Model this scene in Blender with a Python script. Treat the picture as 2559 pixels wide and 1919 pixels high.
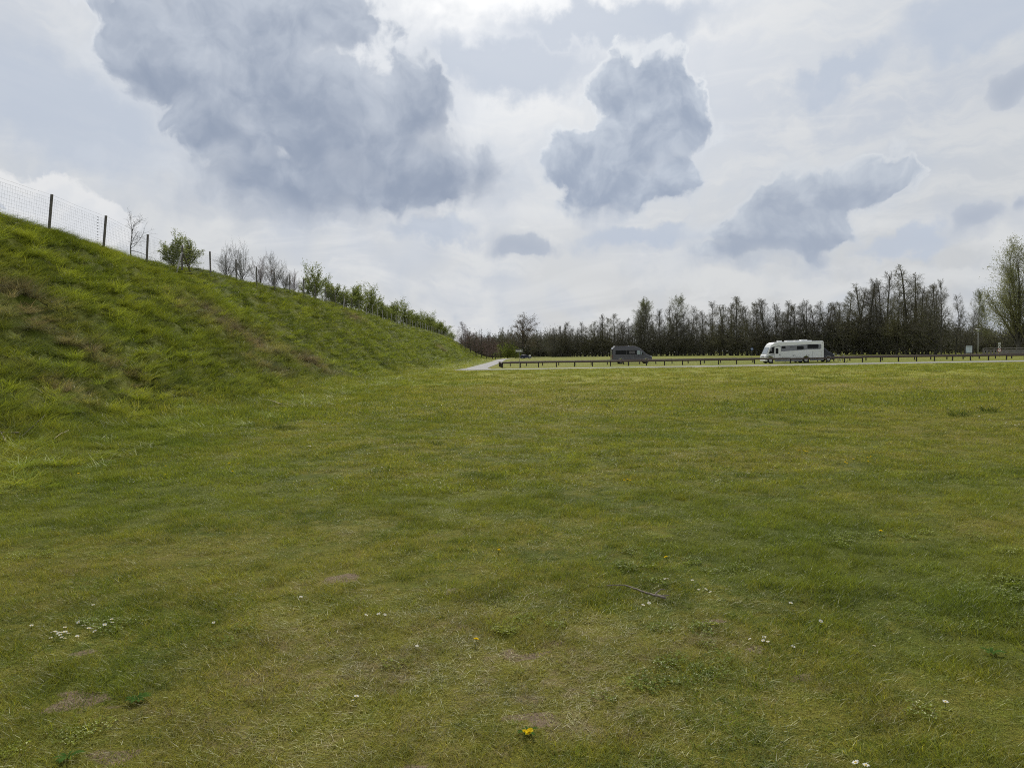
import bpy, bmesh, math, random
import numpy as np
from mathutils import Vector, Matrix, Euler

R = math.radians
SC = bpy.context.scene
COL = SC.collection
for o in list(bpy.data.objects):
    bpy.data.objects.remove(o, do_unlink=True)

# ------------------------------------------------------------------ camera
F_PX, CX, CY, HOR, EYE = 1900.0, 1279.5, 959.5, 885.0, 1.7      # photo pixels
PITCH = math.atan((CY - HOR) / F_PX)
ROLL = R(0.9)
CAM_M = Matrix.Translation((0, 0, EYE)) @ Euler((R(90) - PITCH, 0, 0)).to_matrix().to_4x4() @ Matrix.Rotation(-ROLL, 4, 'Z')
cam_d = bpy.data.cameras.new('camera')
cam = bpy.data.objects.new('camera', cam_d)
COL.objects.link(cam)
cam.matrix_world = CAM_M
cam_d.sensor_width = 36.0
cam_d.lens = 36.0 * F_PX / 2559.0
cam_d.clip_start, cam_d.clip_end = 0.1, 6000
SC.camera = cam
CAM_R = CAM_M.to_3x3()


def ray(px, py):
    """direction in the world of a point seen in the photograph"""
    return (CAM_R @ Vector(((px - CX) / F_PX, (CY - py) / F_PX, -1.0))).normalized()


def at(px, py, Y):
    d = ray(px, py)
    return Vector((0, 0, EYE)) + d * (Y / d.y)


def on_ground(px, py, z=0.0):
    d = ray(px, py)
    return Vector((0, 0, EYE)) + d * ((EYE - z) / -d.z)


# ------------------------------------------------------------------ node helper
class N:
    def __init__(s, tree):
        s.t = tree
        s.n = tree.nodes
        s.l = tree.links

    def new(s, kind, **kw):
        nd = s.n.new(kind)
        for k, v in kw.items():
            setattr(nd, k, v)
        return nd

    def put(s, sock, v):
        if hasattr(v, 'is_output') or isinstance(v, bpy.types.NodeSocket):
            s.l.new(v, sock)
        elif v is not None:
            sock.default_value = v

    def m(s, op, a, b=None, c=None, clamp=False):
        nd = s.new('ShaderNodeMath', operation=op, use_clamp=clamp)
        for i, v in enumerate((a, b, c)):
            s.put(nd.inputs[i], v)
        return nd.outputs[0]

    def v(s, op, a, b=None, out=0, scale=None):
        nd = s.new('ShaderNodeVectorMath', operation=op)
        s.put(nd.inputs[0], a)
        if b is not None:
            s.put(nd.inputs[1], b)
        if scale is not None:
            s.put(nd.inputs['Scale'], scale)
        return nd.outputs[out]

    def noise(s, vec, scale, detail=4, rough=0.55, dist=0.0, out='Fac', dims='2D', lac=2.0):
        nd = s.new('ShaderNodeTexNoise', noise_dimensions=dims)
        s.put(nd.inputs['Vector'], vec)
        s.put(nd.inputs['Scale'], scale)
        nd.inputs['Detail'].default_value = detail
        nd.inputs['Roughness'].default_value = rough
        nd.inputs['Lacunarity'].default_value = lac
        nd.inputs['Distortion'].default_value = dist
        return nd.outputs[out]

    def voro(s, vec, scale, feature='F1', detail=0, rough=0.5, out='Distance', dims='2D', smooth=None, rand=1.0):
        nd = s.new('ShaderNodeTexVoronoi', feature=feature, voronoi_dimensions=dims)
        s.put(nd.inputs['Vector'], vec)
        s.put(nd.inputs['Scale'], scale)
        nd.inputs['Detail'].default_value = detail
        nd.inputs['Roughness'].default_value = rough
        nd.inputs['Randomness'].default_value = rand
        if smooth is not None:
            nd.inputs['Smoothness'].default_value = smooth
        return nd.outputs[out]

    def ss(s, x, a, b, o0=0.0, o1=1.0):
        nd = s.new('ShaderNodeMapRange', interpolation_type='SMOOTHSTEP', clamp=True)
        s.put(nd.inputs[0], x)
        for i, v in enumerate((a, b, o0, o1)):
            s.put(nd.inputs[i + 1], v)
        return nd.outputs[0]

    def lin(s, x, a, b, o0=0.0, o1=1.0):
        nd = s.new('ShaderNodeMapRange', clamp=True)
        s.put(nd.inputs[0], x)
        for i, v in enumerate((a, b, o0, o1)):
            s.put(nd.inputs[i + 1], v)
        return nd.outputs[0]

    def mix(s, f, a, b, blend='MIX'):
        nd = s.new('ShaderNodeMix', data_type='RGBA', blend_type=blend)
        s.put(nd.inputs[0], f)
        for i, v in ((6, a), (7, b)):
            if isinstance(v, tuple) and len(v) == 3:
                v = (*v, 1.0)
            s.put(nd.inputs[i], v)
        return nd.outputs[2]

    def xyz(s, x, y, z=0.0):
        nd = s.new('ShaderNodeCombineXYZ')
        for i, v in enumerate((x, y, z)):
            s.put(nd.inputs[i], v)
        return nd.outputs[0]

    def sep(s, v):
        nd = s.new('ShaderNodeSeparateXYZ')
        s.put(nd.inputs[0], v)
        return nd.outputs


# ------------------------------------------------------------------ world: spring sky with broken cloud, sun hidden behind it
SUN_AZ, SUN_EL = -3.0, 38.0                                   # degrees, az from +Y to +X
world = bpy.data.worlds.new('World')
SC.world = world
world.use_nodes = True
world.node_tree.nodes.clear()
w = N(world.node_tree)
gen = w.new('ShaderNodeTexCoord').outputs['Generated']
dirv = w.v('NORMALIZE', gen)
dx, dy, dz = w.sep(dirv)
DEG = 57.29578
az = w.m('MULTIPLY', w.m('ARCTAN2', dx, dy), DEG)
el = w.m('MULTIPLY', w.m('ARCSINE', dz), DEG)
P = w.xyz(az, el)


def azel(px, py):
    d = ray(px, py)
    return math.degrees(math.atan2(d.x, d.y)), math.degrees(math.asin(d.z))


# domain warps: clouds are ragged at every size
w1 = w.v('SUBTRACT', w.noise(P, 0.16, 2, 0.5, out='Color'), (0.5, 0.5, 0.5))
w2 = w.v('SUBTRACT', w.noise(P, 0.55, 5, 0.56, out='Color'), (0.5, 0.5, 0.5))
P1 = w.v('ADD', P, w.v('SCALE', w1, scale=3.0))
PW = w.v('ADD', P1, w.v('SCALE', w2, scale=0.95))
PS = w.v('ADD', P1, w.v('SCALE', w2, scale=2.6))
bil = w.m('SUBTRACT', 1.0, w.voro(PW, 0.42, 'F1', 2.0, 0.5))
fine = w.noise(PW, 0.55, 5, 0.6)
fine_up = w.noise(w.v('ADD', PW, (0.2, 0.9, 0)), 0.55, 3, 0.55)
PWS = w.v('ADD', PW, (0.1, 0.9, 0))
lit = w.m('SUBTRACT', fine, fine_up)                            # >0 on the side turned to the sun
big = w.noise(P1, 0.10, 3, 0.55)
edgev = w.noise(P, 0.22, 2, 0.5)


_rot = {}


def turned(vec, deg):
    key = (vec.node.name, deg)
    if deg == 0:
        return vec
    if key not in _rot:
        c, sn = math.cos(R(deg)), math.sin(R(deg))
        _rot[key] = w.xyz(w.v('DOT_PRODUCT', vec, (c, sn, 0), out=1), w.v('DOT_PRODUCT', vec, (-sn, c, 0), out=1))
    return _rot[key]


def blobs(lst, vec, k=0.12):
    """union of soft ellipses given where they stand in the sky"""
    out = None
    for (px, py, rx, ry, rot) in lst:
        rot = round(rot / 20) * 20
        s = 2559 / 2212.0
        px, py, rx, ry = px * s, py * s, rx * s, ry * s
        a0, e0 = azel(px, py)
        a1, e1 = azel(px + 10, py)
        a2, e2 = azel(px, py - 10)
        kx, ky = (a1 - a0) / 10, (e2 - e0) / 10
        c, sn = math.cos(R(rot)), math.sin(R(rot))
        ax, ay = a0 * c + e0 * sn, -a0 * sn + e0 * c
        ix, iy = 0.5 / (rx * kx), 0.5 / (ry * ky)
        g = w.new('ShaderNodeTexGradient', gradient_type='SPHERICAL')
        w.put(g.inputs[0], turned(vec, rot))
        g.texture_mapping.vector_type = 'POINT'
        g.texture_mapping.translation = (-ax * ix, -ay * iy, 0)
        g.texture_mapping.scale = (ix, iy, 1e-6)
        out = g.outputs['Fac'] if out is None else w.m('SMOOTH_MAX', out, g.outputs['Fac'], k)
    return out


# --- pale veil of high cloud
streak = w.noise(w.xyz(w.m('MULTIPLY', az, 0.055), w.m('MULTIPLY', el, 0.21)), 1.0, 5, 0.6, 0.8)
streak2 = w.noise(w.v('MULTIPLY', w.v('ADD', P1, w.v('SCALE', w2, scale=1.2)), (0.11, 0.34, 0)), 1.0, 5, 0.6)
hz = w.ss(el, -2.0, 18.0)
veil = w.mix(hz, (0.565, 0.575, 0.580), (0.555, 0.595, 0.65))
veil = w.mix(w.ss(big, 0.42, 0.66, 0, 0.75), veil, (0.48, 0.53, 0.615))
veil = w.mix(w.ss(streak2, 0.40, 0.66, 0, 0.75), veil, (0.665, 0.68, 0.69))
veil = w.mix(w.ss(streak, 0.46, 0.70, 0, 0.5), veil, (0.73, 0.74, 0.745))
# brightness of the hidden sun through the veil
sd = Vector((math.sin(R(SUN_AZ)) * math.cos(R(SUN_EL)), math.cos(R(SUN_AZ)) * math.cos(R(SUN_EL)), math.sin(R(SUN_EL))))
sdot = w.v('DOT_PRODUCT', dirv, tuple(sd), out=1)
glow = w.m('POWER', w.m('MAXIMUM', sdot, 0.0), 22.0)
glow_b = w.m('POWER', w.m('MAXIMUM', sdot, 0.0), 6.0)
veil = w.mix(w.m('MULTIPLY', glow_b, 0.42), veil, (0.93, 0.94, 0.955))
veil = w.mix(w.m('MULTIPLY', glow, 0.95, clamp=True), veil, (1.25, 1.25, 1.24))

sky = w.new('ShaderNodeTexSky', sky_type='NISHITA', sun_disc=False)
sky.sun_elevation = R(SUN_EL)
sky.sun_rotation = R(SUN_AZ)
sky.air_density, sky.dust_density, sky.ozone_density = 1.0, 1.5, 1.0
clear = w.v('SCALE', sky.outputs['Color'], scale=0.1)
base = w.mix(0.98, clear, veil)

# --- soft grey-blue layers (no hard edge)
soft = blobs([(1090, 140, 200, 66, 8), (1310, 55, 260, 50, 0), (2110, 40, 190, 70, 0), (170, 250, 230, 130, -20),
              (1800, 175, 130, 40, 20), (940, 500, 85, 32, 0), (1400, 520, 160, 26, 4), (1960, 530, 110, 30, 10)], PS)
base = w.mix(w.ss(soft, 0.30, 0.72, 0, 0.72), base, (0.49, 0.555, 0.665))

# --- white cumulus behind the game fence
cwh = blobs([(70, 425, 85, 66, 0), (180, 475, 100, 48, -20), (60, 500, 130, 60, 0)], PW)
cw_f = w.m('ADD', cwh, w.m('MULTIPLY', w.m('SUBTRACT', fine, 0.5), 0.5))
base = w.mix(w.ss(cw_f, 0.40, 0.52, 0, 0.8), base, w.mix(w.ss(w.m('SUBTRACT', cw_f, w.m('MULTIPLY', lit, 0.8)), 0.45, 0.85), (0.82, 0.825, 0.83), (0.74, 0.76, 0.79)))


def cumulus(under, lst, edge, soft_low, dark, mid, rim, seed, amp=0.30, lite=0.0, volume=True):
    s = 2559 / 2212.0
    lo = min(azel(a * s, (b + d) * s)[1] for a, b, c, d, e in lst)
    hi = max(azel(a * s, (b - d) * s)[1] for a, b, c, d, e in lst)
    f0 = blobs(lst, PW)
    amp_n = lambda bl, fn: w.m('ADD', w.m('MULTIPLY', w.m('SUBTRACT', bl, 0.60), amp), w.m('MULTIPLY', w.m('SUBTRACT', fn, 0.5), amp * 1.5))
    f = w.m('ADD', f0, w.m('MULTIPLY', amp_n(bil, fine), w.ss(f0, 0.56, 0.80, 1.0, 0.15)))
    # how much cloud the light has crossed: the same field a little nearer the sun
    fs = w.m('ADD', blobs(lst, PWS), w.m('MULTIPLY', w.m('SUBTRACT', fine_up, 0.5), amp * 2.4)) if volume else f
    hgt = w.lin(el, lo, lo + (hi - lo) * 0.6)
    wd = w.m('ADD', edge, w.m('MULTIPLY', w.m('SUBTRACT', 1.0, hgt), soft_low))
    wd = w.m('MULTIPLY', wd, w.lin(edgev, 0.36, 0.62, 0.5, 2.6))
    mask = w.ss(f, w.m('SUBTRACT', 0.47, wd), w.m('ADD', 0.47, wd))
    tone = w.m('ADD', w.m('MULTIPLY', w.lin(fs, 0.36, 1.05), 0.9), w.m('MULTIPLY', w.m('SUBTRACT', w.noise(w.v('ADD', P1, (seed, seed, 0)), 0.10, 2, 0.5), 0.5), 0.85))
    tone = w.m('SUBTRACT', tone, w.m('MULTIPLY', lit, 0.42 + lite))
    tone = w.m('ADD', tone, w.lin(hgt, 0.0, 0.9, 0.34, 0.0))
    body = w.mix(w.ss(tone, -0.25, 1.15), mid, dark)
    r = w.m('MULTIPLY', w.ss(fs, 0.34, 0.54, 1.0, 0.0), w.lin(hgt, 0.0, 0.8, 0.05, 0.70))
    body = w.mix(r, body, rim)
    r2 = w.m('MULTIPLY', w.ss(f, 0.45, 0.58, 1.0, 0.0), w.lin(hgt, 0.0, 1.0, 0.05, 0.9))
    body = w.mix(r2, body, rim)
    out = w.mix(w.ss(f, 0.16, 0.50, 0, 0.30), under, mid)
    return w.mix(w.m('MULTIPLY', mask, 0.95), out, body)


# big dark bank upper left
base = cumulus(base, [(570, 30, 360, 140, 0), (640, 190, 330, 130, -20), (740, 300, 280, 130, -20), (900, 230, 105, 120, -20),
                      (700, 400, 300, 78, 0), (930, 370, 190, 80, 0), (1045, 355, 66, 72, 0), (330, 110, 150, 110, -40), (480, 260, 210, 105, -40)],
               0.11, 0.20, (0.285, 0.34, 0.445), (0.56, 0.61, 0.69), (0.78, 0.81, 0.85), 3.0, 0.20, -0.1)
# towering heap in the middle
base = cumulus(base, [(1335, 190, 88, 90, 0), (1425, 170, 95, 84, 0), (1475, 235, 66, 92, 0), (1385, 285, 150, 130, 0), (1225, 335, 84, 80, 0),
                      (1330, 395, 165, 70, 0), (1460, 370, 75, 55, 0)],
               0.05, 0.16, (0.335, 0.395, 0.505), (0.60, 0.655, 0.735), (0.84, 0.865, 0.89), 11.0, 0.26, 0.1)
# flatter heap on the right
base = cumulus(base, [(1710, 430, 120, 80, 20), (1820, 400, 130, 74, 20), (1910, 392, 95, 54, 15), (1650, 510, 130, 70, 0), (1750, 500, 140, 58, 15),
                      (1590, 550, 110, 26, 0)],
               0.07, 0.16, (0.36, 0.415, 0.515), (0.56, 0.61, 0.68), (0.69, 0.72, 0.755), 19.0, 0.28, 0.1)
# small scraps
base = cumulus(base, [(1120, 535, 68, 26, 0), (2095, 478, 72, 32, 5), (2190, 445, 30, 20, 0), (2190, 185, 85, 45, 38)],
               0.17, 0.10, (0.43, 0.48, 0.57), (0.55, 0.59, 0.655), (0.62, 0.65, 0.69), 27.0, 0.26, -.5, False)
# the same broken cloud all round, outside the view
ring = w.m('MULTIPLY', w.ss(w.m('ABSOLUTE', az), 42, 60), w.ss(el, 3, 14))
over = w.m('MAXIMUM', ring, w.ss(el, 34, 50))
gen_f = w.m('MULTIPLY', w.ss(w.noise(w.v('MULTIPLY', dirv, (1, 1, 1.6)), 2.6, 4, 0.58, 0.4, dims='3D'), 0.50, 0.60), w.m('SUBTRACT', over, w.m('MULTIPLY', glow, 0.6), clamp=True))
base = w.mix(w.m('MULTIPLY', gen_f, 0.8), base, (0.42, 0.475, 0.58))

bg = w.new('ShaderNodeBackground')
w.l.new(w.v('SCALE', base, scale=10.0), bg.inputs['Color'])
bg.inputs['Strength'].default_value = 0.1
wo = w.new('ShaderNodeOutputWorld')
w.l.new(bg.outputs[0], wo.inputs[0])
world.cycles.sampling_method = 'NONE'

sun_d = bpy.data.lights.new('sun', 'SUN')
sun_d.energy, sun_d.angle, sun_d.color = 3.2, R(6), (1.0, 0.95, 0.87)
sun = bpy.data.objects.new('sun', sun_d)
COL.objects.link(sun)
sun.rotation_euler = (-sd).to_track_quat('-Z', 'Y').to_euler()
sun.location = (0, 0, 60)

vs = SC.view_settings
vs.view_transform, vs.look, vs.exposure, vs.gamma = 'Standard', 'None', 0.0, 1.0
SC.cycles.use_denoising = False
SC.cycles.pixel_filter_type = 'BLACKMAN_HARRIS'
SC.cycles.filter_width = 1.05
SC.cycles.use_adaptive_sampling = True
SC.cycles.adaptive_threshold = 0.02
SC.cycles.adaptive_min_samples = 32
SC.cycles.max_bounces = 4
SC.cycles.diffuse_bounces = 2
SC.cycles.glossy_bounces = 2
SC.cycles.transparent_max_bounces = 8
#SKYEND

# ------------------------------------------------------------------ object helpers
def tag(o, label=None, cat=None, group=None, kind=None):
    if label:
        o['label'] = label
    if cat:
        o['category'] = cat
    if group:
        o['group'] = group
    if kind:
        o['kind'] = kind
    return o


def empty(name, loc=(0, 0, 0), rz=0.0):
    o = bpy.data.objects.new(name, None)
    COL.objects.link(o)
    o.location = loc
    o.rotation_euler = (0, 0, rz)
    o.empty_display_size = 0.3
    return o


def mesh_obj(name, me, parent=None, loc=None):
    o = bpy.data.objects.new(name, me)
    COL.objects.link(o)
    if parent is not None:
        o.parent = parent
    if loc is not None:
        o.location = loc
    return o


def mk_mesh(name, V, F, mat, smooth=False):
    me = bpy.data.meshes.new(name)
    me.from_pydata([tuple(v) for v in V], [], F)
    me.materials.append(mat)
    if smooth:
        me.polygons.foreach_set('use_smooth', [True] * len(me.polygons))
    me.update()
    return me


def copy_tree(o, parent=None):
    c = o.copy()
    COL.objects.link(c)
    c.parent = parent
    for ch in o.children:
        copy_tree(ch, c)
    return c


class MB:
    """collects shapes into one mesh"""
    def __init__(s):
        s.V, s.F = [], []

    def add(s, V, F):
        k = len(s.V)
        s.V += [tuple(v) for v in V]
        s.F += [tuple(i + k for i in f) for f in F]
        return s

    def box(s, x0, x1, y0, y1, z0, z1):
        V = [(x, y, z) for x in (x0, x1) for y in (y0, y1) for z in (z0, z1)]
        return s.add(V, [(0, 1, 3, 2), (4, 6, 7, 5), (0, 4, 5, 1), (2, 3, 7, 6), (0, 2, 6, 4), (1, 5, 7, 3)])

    def tube(s, pts, rad, n=6, cap=True):
        pts = [Vector(p) for p in pts]
        m = len(pts)
        rads = rad if hasattr(rad, '__len__') else [rad] * m
        V, F = [], []
        ref = None
        for i, p in enumerate(pts):
            d = (pts[min(i + 1, m - 1)] - pts[max(i - 1, 0)])
            d = d.normalized() if d.length > 1e-9 else Vector((0, 0, 1))
            if ref is None:
                ref = d.cross(Vector((0, 0, 1)) if abs(d.z) < 0.9 else Vector((1, 0, 0))).normalized()
            a = (ref - d * ref.dot(d)).normalized()
            ref = a
            b = d.cross(a)
            for k in range(n):
                t = 2 * math.pi * k / n
                V.append(p + (a * math.cos(t) + b * math.sin(t)) * rads[i])
        for i in range(m - 1):
            for k in range(n):
                F.append((i * n + k, i * n + (k + 1) % n, (i + 1) * n + (k + 1) % n, (i + 1) * n + k))
        if cap:
            F.append(tuple(range(n - 1, -1, -1)))
            F.append(tuple((m - 1) * n + k for k in range(n)))
        return s.add(V, F)

    def disc(s, c, axis, r, th, n=16):
        c, axis = Vector(c), Vector(axis).normalized()
        return s.tube([c - axis * th / 2, c + axis * th / 2], r, n)

    def poly(s, pts, axis_off):
        """a flat polygon given thickness along axis_off"""
        off = Vector(axis_off)
        n = len(pts)
        V = [Vector(p) for p in pts] + [Vector(p) + off for p in pts]
        F = [tuple(range(n)), tuple(range(2 * n - 1, n - 1, -1))]
        F += [(i, n + i, n + (i + 1) % n, (i + 1) % n) for i in range(n)]
        return s.add(V, F)

    def build(s, name, mat, parent=None, smooth=False, bevel=0.0, seg=2):
        me = mk_mesh(name, s.V, s.F, mat, smooth)
        bm = bmesh.new()
        bm.from_mesh(me)
        bmesh.ops.recalc_face_normals(bm, faces=bm.faces)
        if bevel:
            bmesh.ops.bevel(bm, geom=[e for e in bm.edges if e.calc_face_angle(0) > 0.35], offset=bevel, segments=seg, profile=0.5, affect='EDGES', clamp_overlap=True)
        bm.to_mesh(me)
        bm.free()
        return mesh_obj(name, me, parent)


# ------------------------------------------------------------------ materials
def mat(name, col, rough=0.6, metal=0.0, spec=0.5, coat=0.0, vary=0.0, vscale=6.0):
    m = bpy.data.materials.new(name)
    m.use_nodes = True
    n = N(m.node_tree)
    b = m.node_tree.nodes['Principled BSDF']
    b.inputs['Base Color'].default_value = (*col, 1)
    b.inputs['Roughness'].default_value = rough
    b.inputs['Metallic'].default_value = metal
    b.inputs['Specular IOR Level'].default_value = spec
    b.inputs['Coat Weight'].default_value = coat
    if vary:
        pos = n.new('ShaderNodeTexCoord').outputs['Object']
        f = n.noise(pos, vscale, 5, 0.6, dims='3D')
        dark = tuple(c * (1 - vary) for c in col)
        lite = tuple(min(1, c * (1 + vary)) for c in col)
        n.l.new(n.mix(n.lin(f, 0.3, 0.7), dark, lite), b.inputs['Base Color'])
        n.l.new(n.lin(f, 0.3, 0.7, rough * 0.85, min(1, rough * 1.15)), b.inputs['Roughness'])
    return m


def leafy(name, col, col2, trans=0.4, scale=1.3):
    m = bpy.data.materials.new(name)
    m.use_nodes = True
    m.node_tree.nodes.clear()
    n = N(m.node_tree)
    pos = n.new('ShaderNodeNewGeometry').outputs['Position']
    f = n.noise(pos, scale, 4, 0.6, dims='3D')
    c = n.mix(n.lin(f, 0.34, 0.66), col, col2)
    d = n.new('ShaderNodeBsdfDiffuse')
    t = n.new('ShaderNodeBsdfTranslucent')
    n.l.new(c, d.inputs[0])
    n.l.new(c, t.inputs[0])
    mx = n.new('ShaderNodeMixShader')
    mx.inputs[0].default_value = trans
    n.l.new(d.outputs[0], mx.inputs[1])
    n.l.new(t.outputs[0], mx.inputs[2])
    o = n.new('ShaderNodeOutputMaterial')
    n.l.new(mx.outputs[0], o.inputs[0])
    return m


GREEN, GREEN2 = (0.134, 0.180, 0.021), (0.200, 0.236, 0.029)
OLIVE = (0.256, 0.260, 0.038)
STRAW = (0.325, 0.278, 0.135)
SOIL = (0.250, 0.185, 0.120)


def turf_colour(n, dry, pos, rnd=None):
    """colour of living and withered grass from how withered it is (dry 0..1)"""
    f1 = n.noise(pos, 1.7, 4, 0.6)
    f2 = n.noise(pos, 9.0, 3, 0.6)
    g = n.mix(n.lin(n.noise(pos, 0.55, 3, 0.6), 0.35, 0.65), GREEN, GREEN2)
    d = n.m('ADD', dry, n.m('MULTIPLY', n.m('SUBTRACT', f1, 0.5), 1.0))
    d = n.m('ADD', d, n.m('MULTIPLY', n.m('SUBTRACT', f2, 0.5), 0.85))
    if rnd is not None:
        d = n.m('ADD', d, n.m('MULTIPLY', n.m('SUBTRACT', rnd, 0.5), 0.6))
    c = n.mix(n.ss(d, 0.10, 0.60), g, OLIVE)
    return n.mix(n.ss(d, 0.60, 1.15), c, STRAW), d


def blade_mat(name, long=False):
    m = bpy.data.materials.new(name)
    m.use_nodes = True
    m.node_tree.nodes.clear()
    n = N(m.node_tree)
    pos = n.new('ShaderNodeNewGeometry').outputs['Position']
    dry = n.new('ShaderNodeAttribute', attribute_type='INSTANCER', attribute_name='dry').outputs['Fac']
    rnd = n.new('ShaderNodeAttribute', attribute_type='GEOMETRY', attribute_name='rnd').outputs['Fac']
    c, d = turf_colour(n, dry, pos, rnd)
    brown = n.new('ShaderNodeAttribute', attribute_type='INSTANCER', attribute_name='brown').outputs['Fac']
    c = n.mix(brown, c, (0.215, 0.165, 0.125))
    tone = n.new('ShaderNodeAttribute', attribute_type='INSTANCER', attribute_name='tone').outputs['Fac']
    hv = n.m('ADD', 0.74, n.m('MULTIPLY', n.m('FRACT', n.m('MULTIPLY', rnd, 7.13)), 0.62))
    c = n.v('SCALE', c, scale=n.m('MULTIPLY', hv, tone))
    c = n.mix(n.lin(tone, 0.5, 0.9, 0.35, 0.0), c, n.v('MULTIPLY', c, (0.75, 1.0, 1.5)))
    df = n.new('ShaderNodeBsdfDiffuse')
    tr = n.new('ShaderNodeBsdfTranslucent')
    gl = n.new('ShaderNodeBsdfGlossy')
    gl.inputs['Roughness'].default_value = 0.42
    gl.inputs['Color'].default_value = (0.9, 0.9, 0.8, 1)
    n.l.new(c, df.inputs[0])
    n.l.new(n.v('MULTIPLY', c, (1.25, 1.15, 0.75)), tr.inputs[0])
    mx = n.new('ShaderNodeMixShader')
    mx.inputs[0].default_value = 0.42
    n.l.new(df.outputs[0], mx.inputs[1])
    n.l.new(tr.outputs[0], mx.inputs[2])
    m2 = n.new('ShaderNodeMixShader')
    m2.inputs[0].default_value = 0.03
    n.l.new(mx.outputs[0], m2.inputs[1])
    n.l.new(gl.outputs[0], m2.inputs[2])
    o = n.new('ShaderNodeOutputMaterial')
    n.l.new(m2.outputs[0], o.inputs[0])
    return m


def ground_mat(name):
    m = bpy.data.materials.new(name)
    m.use_nodes = True
    n = N(m.node_tree)
    b = m.node_tree.nodes['Principled BSDF']
    pos = n.new('ShaderNodeNewGeometry').outputs['Position']
    dry = n.new('ShaderNodeAttribute', attribute_type='GEOMETRY', attribute_name='dry').outputs['Fac']
    soil = n.new('ShaderNodeAttribute', attribute_type='GEOMETRY', attribute_name='soil').outputs['Fac']
    fine = n.noise(pos, 38.0, 3, 0.7)
    mid = n.noise(pos, 4.2, 4, 0.65)
    c, d = turf_colour(n, dry, pos, fine)
    c = n.mix(n.ss(mid, 0.40, 0.66, 0, 0.40), c, n.v('SCALE', c, scale=0.55))
    grit = n.noise(pos, 145.0, 2, 0.7, 0.6)
    c = n.v('SCALE', c, scale=n.lin(grit, 0.28, 0.72, 0.45, 1.65))
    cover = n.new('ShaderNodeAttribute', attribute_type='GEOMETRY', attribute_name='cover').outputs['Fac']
    c = n.mix(cover, c, n.v('MULTIPLY', c, (0.60, 0.55, 0.55)))     # moss and thatch between the blades, plus their shade darkened into the colour
    s = n.m('ADD', soil, n.m('MULTIPLY', n.m('SUBTRACT', mid, 0.5), 0.7))
    sc = n.mix(n.lin(fine, 0.3, 0.7), SOIL, tuple(x * 0.62 for x in SOIL))
    c = n.mix(n.ss(s, 0.42, 0.62), c, sc)
    n.l.new(c, b.inputs['Base Color'])
    b.inputs['Roughness'].default_value = 0.95
    b.inputs['Specular IOR Level'].default_value = 0.1
    bp = n.new('ShaderNodeBump')
    bp.inputs['Strength'].default_value = 0.9
    bp.inputs['Distance'].default_value = 0.05
    n.l.new(n.m('ADD', n.m('ADD', n.m('MULTIPLY', mid, 0.7), n.m('MULTIPLY', fine, 0.45)), n.m('MULTIPLY', grit, 0.12)), bp.inputs['Height'])
    n.l.new(bp.outputs[0], b.inputs['Normal'])
    return m


def asphalt_mat(name, col):
    m = bpy.data.materials.new(name)
    m.use_nodes = True
    n = N(m.node_tree)
    b = m.node_tree.nodes['Principled BSDF']
    pos = n.new('ShaderNodeNewGeometry').outputs['Position']
    f = n.noise(pos, 0.5, 5, 0.65)
    g = n.noise(pos, 30.0, 2, 0.6)
    c = n.mix(n.lin(f, 0.3, 0.7), tuple(x * 0.75 for x in col), tuple(x * 1.15 for x in col))
    c = n.mix(n.ss(g, 0.5, 0.7, 0, 0.4), c, tuple(x * 0.6 for x in col))
    n.l.new(c, b.inputs['Base Color'])
    b.inputs['Roughness'].default_value = 0.85
    return m


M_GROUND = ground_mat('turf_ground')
M_BLADE = blade_mat('grass_blades')
M_ASPH = asphalt_mat('asphalt', (0.235, 0.230, 0.222))
M_GRAVEL = asphalt_mat('gravel', (0.29, 0.245, 0.18))
M_POST = mat('weathered_post', (0.135, 0.120, 0.105), 0.9, vary=0.35, vscale=9)
M_POSTL = mat('silvered_post', (0.36, 0.34, 0.31), 0.9, vary=0.3, vscale=9)
M_WIRE = mat('galvanised_wire', (0.20, 0.21, 0.22), 0.6, 0.3)
M_DARK = mat('black_plastic', (0.018, 0.018, 0.02), 0.5)
M_RAIL = mat('dark_stained_rail', (0.075, 0.052, 0.040), 0.8, vary=0.4, vscale=3)
M_RAILP = mat('dark_stained_post', (0.040, 0.032, 0.026), 0.85, vary=0.4, vscale=3)
M_BARK = mat('dark_bark', (0.078, 0.073, 0.062), 0.95, spec=0.1, vary=0.45, vscale=2.5)
M_TWIG = mat('twig_bark', (0.150, 0.140, 0.108), 0.95, spec=0.1, vary=0.4, vscale=0.7)
M_TWIGR = mat('reddish_twig', (0.185, 0.125, 0.108), 0.95, spec=0.1, vary=0.35, vscale=0.8)
M_TWIGG = mat('greenish_twig', (0.165, 0.155, 0.085), 0.95, spec=0.1, vary=0.35, vscale=0.8)
M_LEAF = leafy('fresh_leaf', (0.165, 0.205, 0.045), (0.25, 0.28, 0.075), 0.55)
M_LEAFD = leafy('dark_leaf', (0.075, 0.082, 0.045), (0.11, 0.105, 0.06), 0.3)
M_LEAFW = leafy('willow_leaf', (0.20, 0.215, 0.095), (0.28, 0.285, 0.14), 0.5, 0.5)
M_LEAFB = leafy('bright_spring_leaf', (0.13, 0.175, 0.03), (0.20, 0.23, 0.05), 0.5, 0.8)
M_STALK = mat('dead_stalk', (0.42, 0.35, 0.22), 0.9, vary=0.3)
M_STICK = mat('stick_bark', (0.19, 0.155, 0.125), 0.95, vary=0.4, vscale=20)

# ------------------------------------------------------------------ terrain
_rs = np.random.RandomState(7)
_TAB = _rs.rand(256, 256)


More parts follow.
